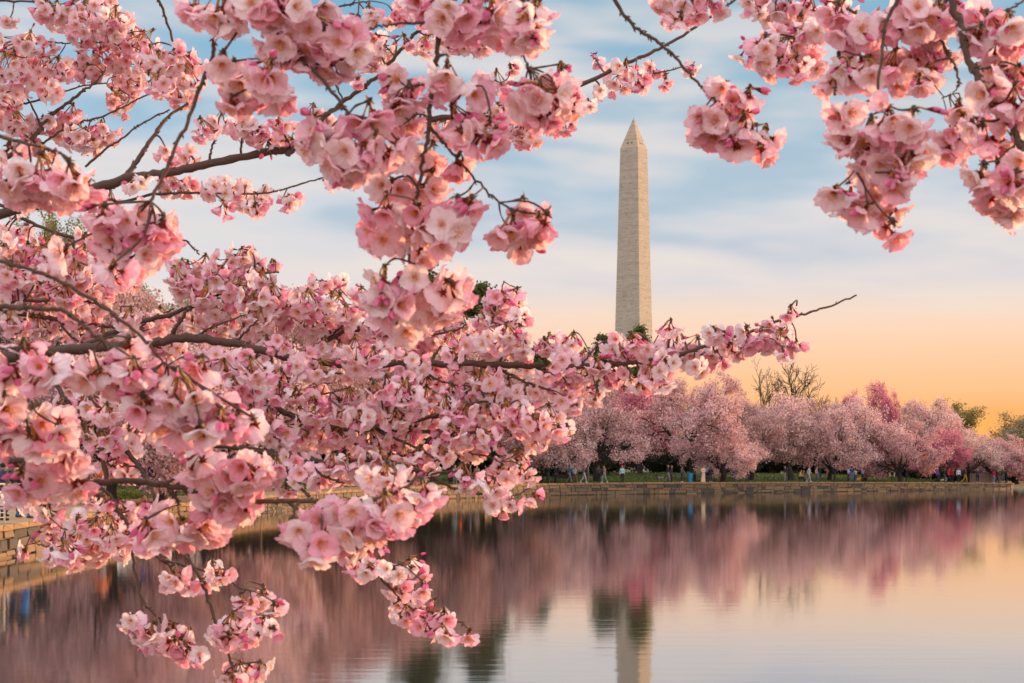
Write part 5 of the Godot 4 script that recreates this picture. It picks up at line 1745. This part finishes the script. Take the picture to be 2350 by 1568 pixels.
	bough("cherry_branch", "shaded branch of crowded pink blossoms along the outer edge above the thick near limb",
		[[[-560, 640, -250, 690, -60, 705, 10, 714, 67, 723, 134, 733, 201, 743, 255, 750, 330, 752], 3.5, 3.5, 0.009, 0.002], [[-100, 740, 0, 698, 100, 690, 201, 693, 242, 706, 282, 730, 330, 760], 3.5, 3.45, 0.004, 0.0016], [[144, 745, 172, 722, 201, 699, 235, 659, 250, 630], 3.5, 3.5, 0.003, 0.0016], [[320, 752, 363, 726, 400, 708], 3.5, 3.5, 0.002, 0.0014], [[134, 735, 165, 775, 215, 800], 3.5, 3.45, 0.003, 0.0016]],
		[27, 632, 46, 20, 659, 42, 60, 655, 42, 128, 639, 42, 175, 630, 42, 208, 619, 28, 292, 645, 36, 252, 650, 36, 114, 669, 42, 154, 679, 38, 201, 655, 38, 222, 693, 38, 175, 720, 38, 215, 724, 32, 34, 736, 42, 94, 742, 42, 144, 748, 38, 292, 730, 32, 329, 750, 38, 369, 745, 32, 363, 722, 22, 60, 700, 38, 110, 710, 36, 20, 700, 36, 366, 793, 32, 403, 807, 32, 300, 780, 30, 180, 760, 34, 240, 770, 34])
	bough("cherry_branch", "pale backlit twigs above the shaded branch, before the willowy trees",
		[[[-420, 330, -180, 400, 0, 471, 50, 501, 111, 528, 175, 547, 230, 556, 320, 545, 410, 548, 436, 562, 457, 585], 3.6, 3.55, 0.005, 0.0016], [[150, 540, 175, 575, 200, 605], 3.6, 3.55, 0.002, 0.0014], [[-60, 640, 40, 622, 120, 626, 190, 612, 240, 600], 3.6, 3.55, 0.003, 0.0014]],
		[34, 481, 24, 20, 532, 28, 54, 532, 24, 97, 560, 36, 70, 578, 34, 27, 590, 46, 67, 612, 38, 111, 592, 42, 188, 582, 34, 150, 575, 38, 200, 545, 28, 150, 612, 34, 380, 555, 26, 10, 560, 30, 240, 600, 34])
	# ---- lower left
	bough("cherry_branch", "forked dark branches with sparse blossoms above the lowest sprays",
		[[[60, 800, 110, 850, 140, 902, 170, 949, 189, 974, 200, 1010], 3.15, 3.1, 0.006, 0.003], [[262, 860, 255, 902, 244, 949, 236, 987, 238, 1040, 243, 1110], 3.1, 3.1, 0.008, 0.005], [[244, 945, 215, 925, 200, 905], 3.1, 3.1, 0.003, 0.0016], [[272, 1017, 314, 1063, 340, 1106, 356, 1140, 369, 1178], 3.05, 3.0, 0.005, 0.003], [[293, 990, 300, 960, 314, 944], 3.05, 3.05, 0.0022, 0.0015], [[236, 990, 262, 1005, 275, 1018], 3.1, 3.05, 0.005, 0.004], [[189, 972, 215, 968, 240, 985], 3.1, 3.1, 0.0025, 0.002], [[420, 1025, 460, 1030, 520, 1050], 3.1, 3.1, 0.005, 0.003], [[520, 1050, 560, 1035, 600, 1025], 3.1, 3.1, 0.002, 0.0014]],
		[164, 894, 28, 201, 921, 42, 269, 928, 42, 242, 948, 34, 238, 1008, 38, 212, 1000, 32, 255, 1029, 28, 272, 1063, 38, 306, 1004, 32, 297, 1029, 32, 365, 987, 34, 382, 1012, 30, 400, 1000, 26, 297, 1089, 28, 255, 1080, 28, 425, 1029, 30, 290, 895, 36, 330, 960, 24, 150, 930, 30, 190, 950, 32, 322, 955, 22, 531, 1004, 28, 565, 1029, 30, 497, 822, 38, 524, 849, 38, 554, 817, 32, 584, 850, 42, 571, 901, 38, 544, 887, 28, 584, 948, 42, 591, 904, 42, 560, 985, 38, 600, 980, 38, 500, 1000, 32, 610, 920, 34, 640, 900, 30, 620, 960, 34])
	bough("cherry_branch", "broad low spray of pale pink blossoms before the tan wall and railing",
		[[[160, 1010, 190, 1065, 208, 1118, 255, 1152, 289, 1199, 323, 1237, 357, 1276, 391, 1301], 3.0, 2.95, 0.006, 0.0022], [[221, 1131, 230, 1160, 229, 1174, 200, 1216], 3.0, 3.0, 0.004, 0.002], [[208, 1118, 150, 1135, 60, 1150, 20, 1128, -60, 1110], 3.0, 3.0, 0.003, 0.002], [[229, 1174, 180, 1216, 140, 1212], 3.0, 3.0, 0.0022, 0.0014], [[374, 1286, 420, 1298, 467, 1310, 515, 1330, 556, 1352], 2.95, 2.9, 0.003, 0.0016], [[200, 1250, 130, 1255, 85, 1249], 3.0, 3.0, 0.002, 0.0012], [[289, 1199, 300, 1215, 310, 1225], 3.0, 3.0, 0.003, 0.002]],
		[10, 1145, 36, 30, 1128, 24, 64, 1156, 27, 136, 1140, 32, 204, 1140, 36, 110, 1174, 32, 238, 1153, 28, 127, 1225, 42, 115, 1199, 26, 187, 1237, 42, 204, 1265, 46, 153, 1263, 38, 119, 1276, 26, 59, 1263, 17, 255, 1199, 38, 263, 1233, 42, 229, 1259, 36, 272, 1263, 32, 306, 1229, 32, 335, 1254, 28, 178, 1195, 22, 284, 1174, 32, 331, 1157, 32, 170, 1220, 32, 220, 1215, 34, 160, 1290, 20, 300, 1195, 28, 403, 1327, 36, 433, 1339, 26, 385, 1340, 20, 467, 1339, 24, 501, 1322, 36, 486, 1300, 18, 560, 1380, 32, 594, 1375, 38, 608, 1360, 22, 632, 1393, 17, 575, 1395, 24])
	bough("cherry_branch", "lowest twig, forking down to a fan of white pink blossoms over the water",
		[[[296, 1225, 301, 1254, 310, 1310, 327, 1377, 365, 1420, 391, 1454, 420, 1462], 2.95, 2.9, 0.0034, 0.0018], [[327, 1380, 327, 1400, 325, 1420], 2.92, 2.9, 0.002, 0.0013]],
		[306, 1424, 27, 300, 1440, 16, 348, 1450, 38, 395, 1441, 24, 408, 1479, 46, 378, 1472, 30, 442, 1488, 32, 459, 1506, 19, 425, 1505, 24, 352, 1480, 28, 330, 1462, 22])
	bough("cherry_branch", "slanting twig with three pale bunches, the last cut by the lower frame edge",
		[[[400, 1225, 416, 1261, 446, 1305, 471, 1356, 488, 1407, 500, 1440, 516, 1479, 539, 1539, 552, 1600, 570, 1680], 2.9, 2.85, 0.004, 0.0018], [[500, 1440, 548, 1446, 580, 1440], 2.9, 2.85, 0.0018, 0.0012]],
		[527, 1433, 42, 500, 1455, 28, 548, 1458, 36, 573, 1442, 34, 600, 1428, 16, 624, 1447, 17, 520, 1466, 30, 590, 1460, 22, 552, 1539, 34, 573, 1552, 38, 514, 1556, 30, 600, 1530, 22, 540, 1570, 30])
	bough("cherry_branch", "hanging spray trailing diagonally over the dark reflections to a last pair of buds",
		[[[660, 1150, 740, 1215, 829, 1272, 870, 1322, 895, 1350, 930, 1388, 1000, 1428, 1050, 1425, 1068, 1440], 2.85, 2.85, 0.0035, 0.0014], [[870, 1322, 900, 1300, 930, 1292], 2.85, 2.85, 0.002, 0.0014]],
		[829, 1292, 46, 800, 1280, 24, 865, 1258, 24, 850, 1305, 28, 764, 1263, 15, 901, 1313, 30, 930, 1299, 32, 962, 1313, 14, 930, 1328, 26, 916, 1356, 28, 944, 1371, 30, 908, 1389, 28, 930, 1407, 38, 966, 1349, 21, 991, 1400, 32, 1016, 1414, 32, 988, 1443, 38, 1024, 1450, 28, 960, 1420, 30, 1080, 1457, 15])
	# ---- close by, large and a little soft
	bough("cherry_branch", "thick close limb low across the edge, ending in a heavy bunch with magenta buds",
		[[[-420, 930, -150, 1000, 0, 1050, 60, 1063, 130, 1090, 200, 1108, 300, 1105, 380, 1113, 440, 1128, 520, 1148, 620, 1150, 700, 1150, 780, 1158, 850, 1150, 915, 1125, 975, 1085], 2.0, 2.0, 0.0052, 0.0022], [[370, 1112, 400, 1098, 425, 1085], 2.0, 2.0, 0.002, 0.0016], [[380, 1115, 400, 1140, 408, 1160], 2.0, 2.0, 0.002, 0.0014], [[225, 1112, 255, 1140, 275, 1170], 2.0, 1.98, 0.002, 0.0012], [[860, 1148, 890, 1128, 905, 1112], 2.0, 2.0, 0.0015, 0.001]],
		[110, 1085, 72, 165, 1050, 46, 60, 1110, 42, 180, 1110, 36, 520, 1112, 84, 460, 1068, 44, 570, 1085, 56, 500, 1165, 46, 560, 1150, 46, 410, 1212, 66, 345, 1222, 40, 470, 1205, 52, 750, 1205, 72, 690, 1215, 50, 830, 1190, 74, 890, 1170, 62, 940, 1150, 50, 800, 1250, 50, 730, 1255, 42, 890, 1092, 48, 975, 1130, 34], 0.05, 1.2)
	bough("cherry_branch", "close hanging stem ending in a fan of drooping yellow stalks before the long grey bough",
		[[[560, -120, 520, 0, 495, 70, 490, 120, 460, 200, 430, 280, 380, 390, 345, 462], 2.0, 1.95, 0.0032, 0.002]],
		[300, 515, 66, 352, 540, 60, 260, 560, 46, 320, 590, 48, 235, 500, 36, 380, 520, 36, 258, 622, 34, 150, 578, 30], 0.04, 1.2)
	bough("cherry_branch", "close bunch of large pale pink blossoms at the outer edge under the sky gap",
		[[[-260, 250, -60, 300, 30, 322, 87, 336, 140, 352], 2.05, 2.0, 0.003, 0.0018]],
		[40, 395, 62, 100, 400, 66, 160, 410, 52, 60, 445, 44, 130, 440, 46, 200, 430, 30, 20, 350, 34, 175, 450, 28], 0.04, 1.2)
	bough("cherry_branch", "close dark stem crossing from the top edge to a broad salmon bunch at the centre",
		[[[450, -140, 530, -5, 620, 60, 700, 140, 770, 220, 800, 262], 1.95, 1.95, 0.0030, 0.0018], [[620, 60, 660, 82, 690, 75], 1.95, 1.95, 0.0014, 0.001], [[690, 128, 660, 140, 640, 140], 1.95, 1.95, 0.0014, 0.001], [[640, -90, 680, -10, 720, 35], 1.95, 1.95, 0.002, 0.0014]],
		[800, 350, 74, 740, 330, 52, 870, 340, 62, 850, 270, 46, 905, 350, 40, 800, 395, 44, 720, 300, 34, 650, 105, 70, 720, 90, 72, 790, 105, 58, 760, 150, 50, 680, 60, 50, 560, 195, 66, 610, 175, 52, 520, 150, 44, 640, 215, 44, 540, 235, 38, 590, 20, 62, 500, 30, 56, 660, 10, 52, 740, 20, 48, 450, 20, 40], 0.04, 1.2)
	bough("cherry_branch", "close forked stem hanging down the middle with orange glowing clusters to its foot",
		[[[1090, -160, 1040, 0, 1015, 50, 1005, 110, 990, 200, 985, 290, 970, 370, 955, 470, 940, 560, 945, 620], 2.0, 2.0, 0.0042, 0.0016], [[1015, 52, 960, 52, 900, 56, 860, 62, 825, 76], 2.0, 2.0, 0.0024, 0.0012], [[985, 290, 1015, 325, 1050, 365, 1100, 420, 1145, 465], 2.0, 2.0, 0.0022, 0.0014], [[995, 175, 1025, 205, 1060, 216], 2.0, 2.0, 0.0016, 0.0012], [[990, 190, 960, 195, 935, 200], 2.0, 2.0, 0.0014, 0.001], [[986, 270, 955, 262, 925, 285], 2.0, 2.0, 0.0014, 0.001], [[1040, 0, 1075, -30, 1120, -60], 2.0, 2.0, 0.002, 0.0016]],
		[916, 190, 48, 930, 222, 40, 1027, 172, 50, 1010, 205, 34, 984, 363, 42, 910, 250, 34, 925, 280, 40, 1047, 279, 44, 1060, 300, 36, 1088, 208, 30, 1108, 322, 48, 1125, 290, 34, 1051, 372, 34, 900, 430, 50, 984, 425, 50, 880, 480, 44, 967, 500, 60, 1041, 483, 54, 905, 530, 54, 1020, 535, 54, 960, 560, 50, 870, 540, 40, 1080, 470, 22,
		1208, 490, 48, 1165, 520, 46, 1225, 530, 46, 1250, 510, 30, 1205, 565, 24, 883, 640, 44, 960, 650, 60, 1034, 659, 46, 900, 700, 52, 980, 705, 50, 1061, 673, 32, 930, 750, 42, 870, 690, 34, 1020, 700, 34], 0.05, 1.2)
	bough("cherry_branch", "close row of big pale clusters along the top edge beside the forked stem",
		[[[1000, -180, 1060, -60, 1130, -20, 1200, 0, 1215, 60], 2.0, 2.0, 0.003, 0.0018]],
		[1068, 42, 60, 1120, 20, 44, 1168, 50, 66, 1215, 40, 50, 1190, 85, 36, 1235, 20, 36, 1030, 20, 44, 1225, 85, 26, 960, 5, 40], 0.04, 1.2)
	bough("cherry_branch", "close bunch hanging on a short twig before the sky just above the obelisk tip",
		[[[1200, -120, 1196, 20, 1196, 105, 1212, 155], 2.1, 2.1, 0.0018, 0.0013]],
		[1252, 215, 64, 1205, 230, 48, 1300, 220, 44, 1250, 265, 42, 1290, 175, 38, 1310, 255, 30, 1225, 180, 34], 0.04, 1.2)
	bough("cherry_branch", "close slender stem with a bunch and a hanging trio beside the obelisk tip",
		[[[1340, -110, 1410, 0, 1450, 55, 1504, 92, 1546, 127, 1588, 177, 1627, 215, 1645, 235], 2.2, 2.2, 0.0030, 0.0016], [[1640, 225, 1690, 265, 1738, 285], 2.2, 2.2, 0.0011, 0.0009]],
		[1640, 275, 48, 1690, 250, 42, 1660, 310, 44, 1710, 285, 34, 1600, 265, 32, 1660, 205, 30, 1720, 215, 26, 1690, 335, 26, 1765, 315, 34, 1745, 345, 20, 1610, 310, 28], 0.04, 1.2)
	bough("cherry_branch", "pale bunches cut by the upper frame edge above the slender stem",
		[[[1500, -160, 1560, -50, 1640, -25, 1760, -15, 1850, 0], 2.6, 2.7, 0.003, 0.0016]],
		[1577, 15, 50, 1530, 5, 40, 1630, 10, 44, 1560, 40, 24, 1545, 44, 20, 1773, 15, 50, 1730, 5, 40, 1815, 20, 40, 1838, 55, 36, 1790, 45, 36, 1870, 10, 40, 1930, 15, 36], 0.06)
	bough("cherry_branch", "round bunch with star shaped stalks near the upper edge between the stems",
		[[[2010, -130, 1960, -30, 1905, 40, 1862, 62, 1825, 86], 2.5, 2.45, 0.003, 0.0016]],
		[1803, 110, 66, 1760, 100, 42, 1850, 110, 46, 1830, 150, 40, 1780, 150, 42, 1715, 123, 30, 1890, 68, 36, 1740, 140, 28, 1860, 70, 36, 1870, 140, 32], 0.05)
	bough("cherry_branch", "close thin stem falling straight into a wide mixed bunch of blossoms",
		[[[1930, -150, 1922, 0, 1924, 60, 1926, 115, 1918, 170, 1916, 219], 2.15, 2.1, 0.0025, 0.0013], [[1940, 20, 1980, 36, 2012, 45], 2.15, 2.15, 0.002, 0.0014]],
		[1972, 120, 56, 2000, 165, 46, 2041, 150, 46, 1950, 160, 36, 1907, 184, 20, 1960, 80, 40, 1990, 80, 36, 2080, 150, 40, 1925, 30, 34, 2060, 190, 30], 0.05, 1.2)
	bough("cherry_branch", "close stem bearing the largest pale pink bunch and a smaller one below it",
		[[[2110, -140, 2060, 0, 2034, 50, 2026, 115, 2014, 226], 1.9, 1.9, 0.0030, 0.0017], [[2000, 260, 1975, 330, 1962, 390], 1.92, 1.9, 0.0014, 0.001], [[2010, 225, 1975, 245, 1950, 252], 1.9, 1.9, 0.0012, 0.0009]],
		[2000, 320, 66, 2060, 330, 66, 1950, 310, 52, 2090, 290, 52, 2020, 380, 52, 2080, 370, 52, 1940, 260, 36, 2110, 340, 40, 2050, 420, 36, 2040, 270, 46, 1950, 450, 46, 2010, 465, 46, 1985, 490, 34, 1920, 450, 30, 2040, 522, 24, 2055, 485, 26], 0.04, 1.2)
	bough("cherry_branch", "close thick dark limb sweeping down the upper corner with bunches on both sides",
		[[[2160, -160, 2183, 0, 2206, 58, 2218, 123, 2245, 184, 2279, 238, 2321, 284, 2350, 341, 2420, 440], 1.95, 1.9, 0.0042, 0.0048], [[2225, 140, 2255, 158, 2290, 150], 1.95, 1.95, 0.0014, 0.001], [[2380, -40, 2340, 10, 2290, 30], 1.95, 1.95, 0.0014, 0.001], [[2330, 330, 2310, 350, 2302, 368], 1.92, 1.9, 0.0014, 0.001]],
		[2252, 46, 50, 2241, 84, 34, 2294, 107, 54, 2291, 169, 52, 2330, 184, 44, 2329, 230, 42, 2271, 212, 42, 2320, 60, 46, 2291, 310, 44, 2260, 300, 34, 2330, 280, 34, 2291, 449, 58, 2335, 420, 50, 2250, 405, 36, 2330, 480, 44, 2290, 400, 36, 2340, 370, 30], 0.04, 1.2)
	bough("cherry_branch", "pink clusters between the two dark stems near the upper corner",
		[[[2240, -140, 2180, -20, 2156, 73, 2179, 127, 2195, 160, 2202, 195], 2.15, 2.1, 0.0026, 0.0014], [[2202, 195, 2185, 215, 2165, 225], 2.1, 2.1, 0.001, 0.0008], [[2100, -100, 2095, -20, 2090, 30], 2.15, 2.15, 0.002, 0.0014]],
		[2103, 42, 62, 2160, 35, 54, 2060, 30, 46, 2130, 85, 40, 2118, 127, 50, 2160, 120, 40, 2133, 169, 34, 2110, 192, 28, 2195, 299, 50, 2230, 280, 40, 2180, 330, 32, 2215, 340, 24, 2205, 30, 36, 2020, 40, 34, 2200, 250, 30], 0.05, 1.2)
	bough("cherry_branch", "close curving twig over the pale branch, bearing a broad drooping bunch of soft blossoms",
		[[[-320, 520, -120, 560, 0, 600, 80, 622, 150, 650, 260, 720, 330, 780, 360, 820, 385, 838], 1.85, 1.85, 0.0026, 0.0016]],
		[370, 890, 62, 430, 900, 66, 330, 930, 46, 490, 935, 60, 420, 960, 52, 520, 970, 46, 465, 990, 40, 360, 960, 40, 545, 950, 24, 575, 975, 26, 470, 840, 30, 345, 880, 36], 0.04, 1.2)
	bough("cherry_branch", "close brown twig with peeling bark carrying pale bunches at the outer edge",
		[[[-300, 690, -100, 700, 0, 705, 60, 706, 130, 710, 165, 725, 200, 755, 235, 780], 1.85, 1.85, 0.0042, 0.0018], [[-120, 790, 0, 800, 55, 798, 70, 800], 1.85, 1.85, 0.002, 0.0014], [[-140, 900, 0, 905, 70, 905], 1.9, 1.9, 0.002, 0.0014]],
		[260, 840, 52, 220, 860, 40, 310, 850, 44, 290, 800, 34, 270, 880, 34, 40, 850, 60, 100, 850, 56, 150, 845, 36, 60, 790, 34, 20, 880, 40, 50, 965, 60, 110, 970, 50, 80, 1010, 46, 20, 1000, 44, 140, 1000, 32, 10, 930, 40], 0.04, 1.2)

func _ready() -> void:
	rng.seed = 20240
	light_and_camera()
	make_edge()
	bank()
	sea_wall()
	obelisk()
	trees()
	people()
	furniture()
	boughs()
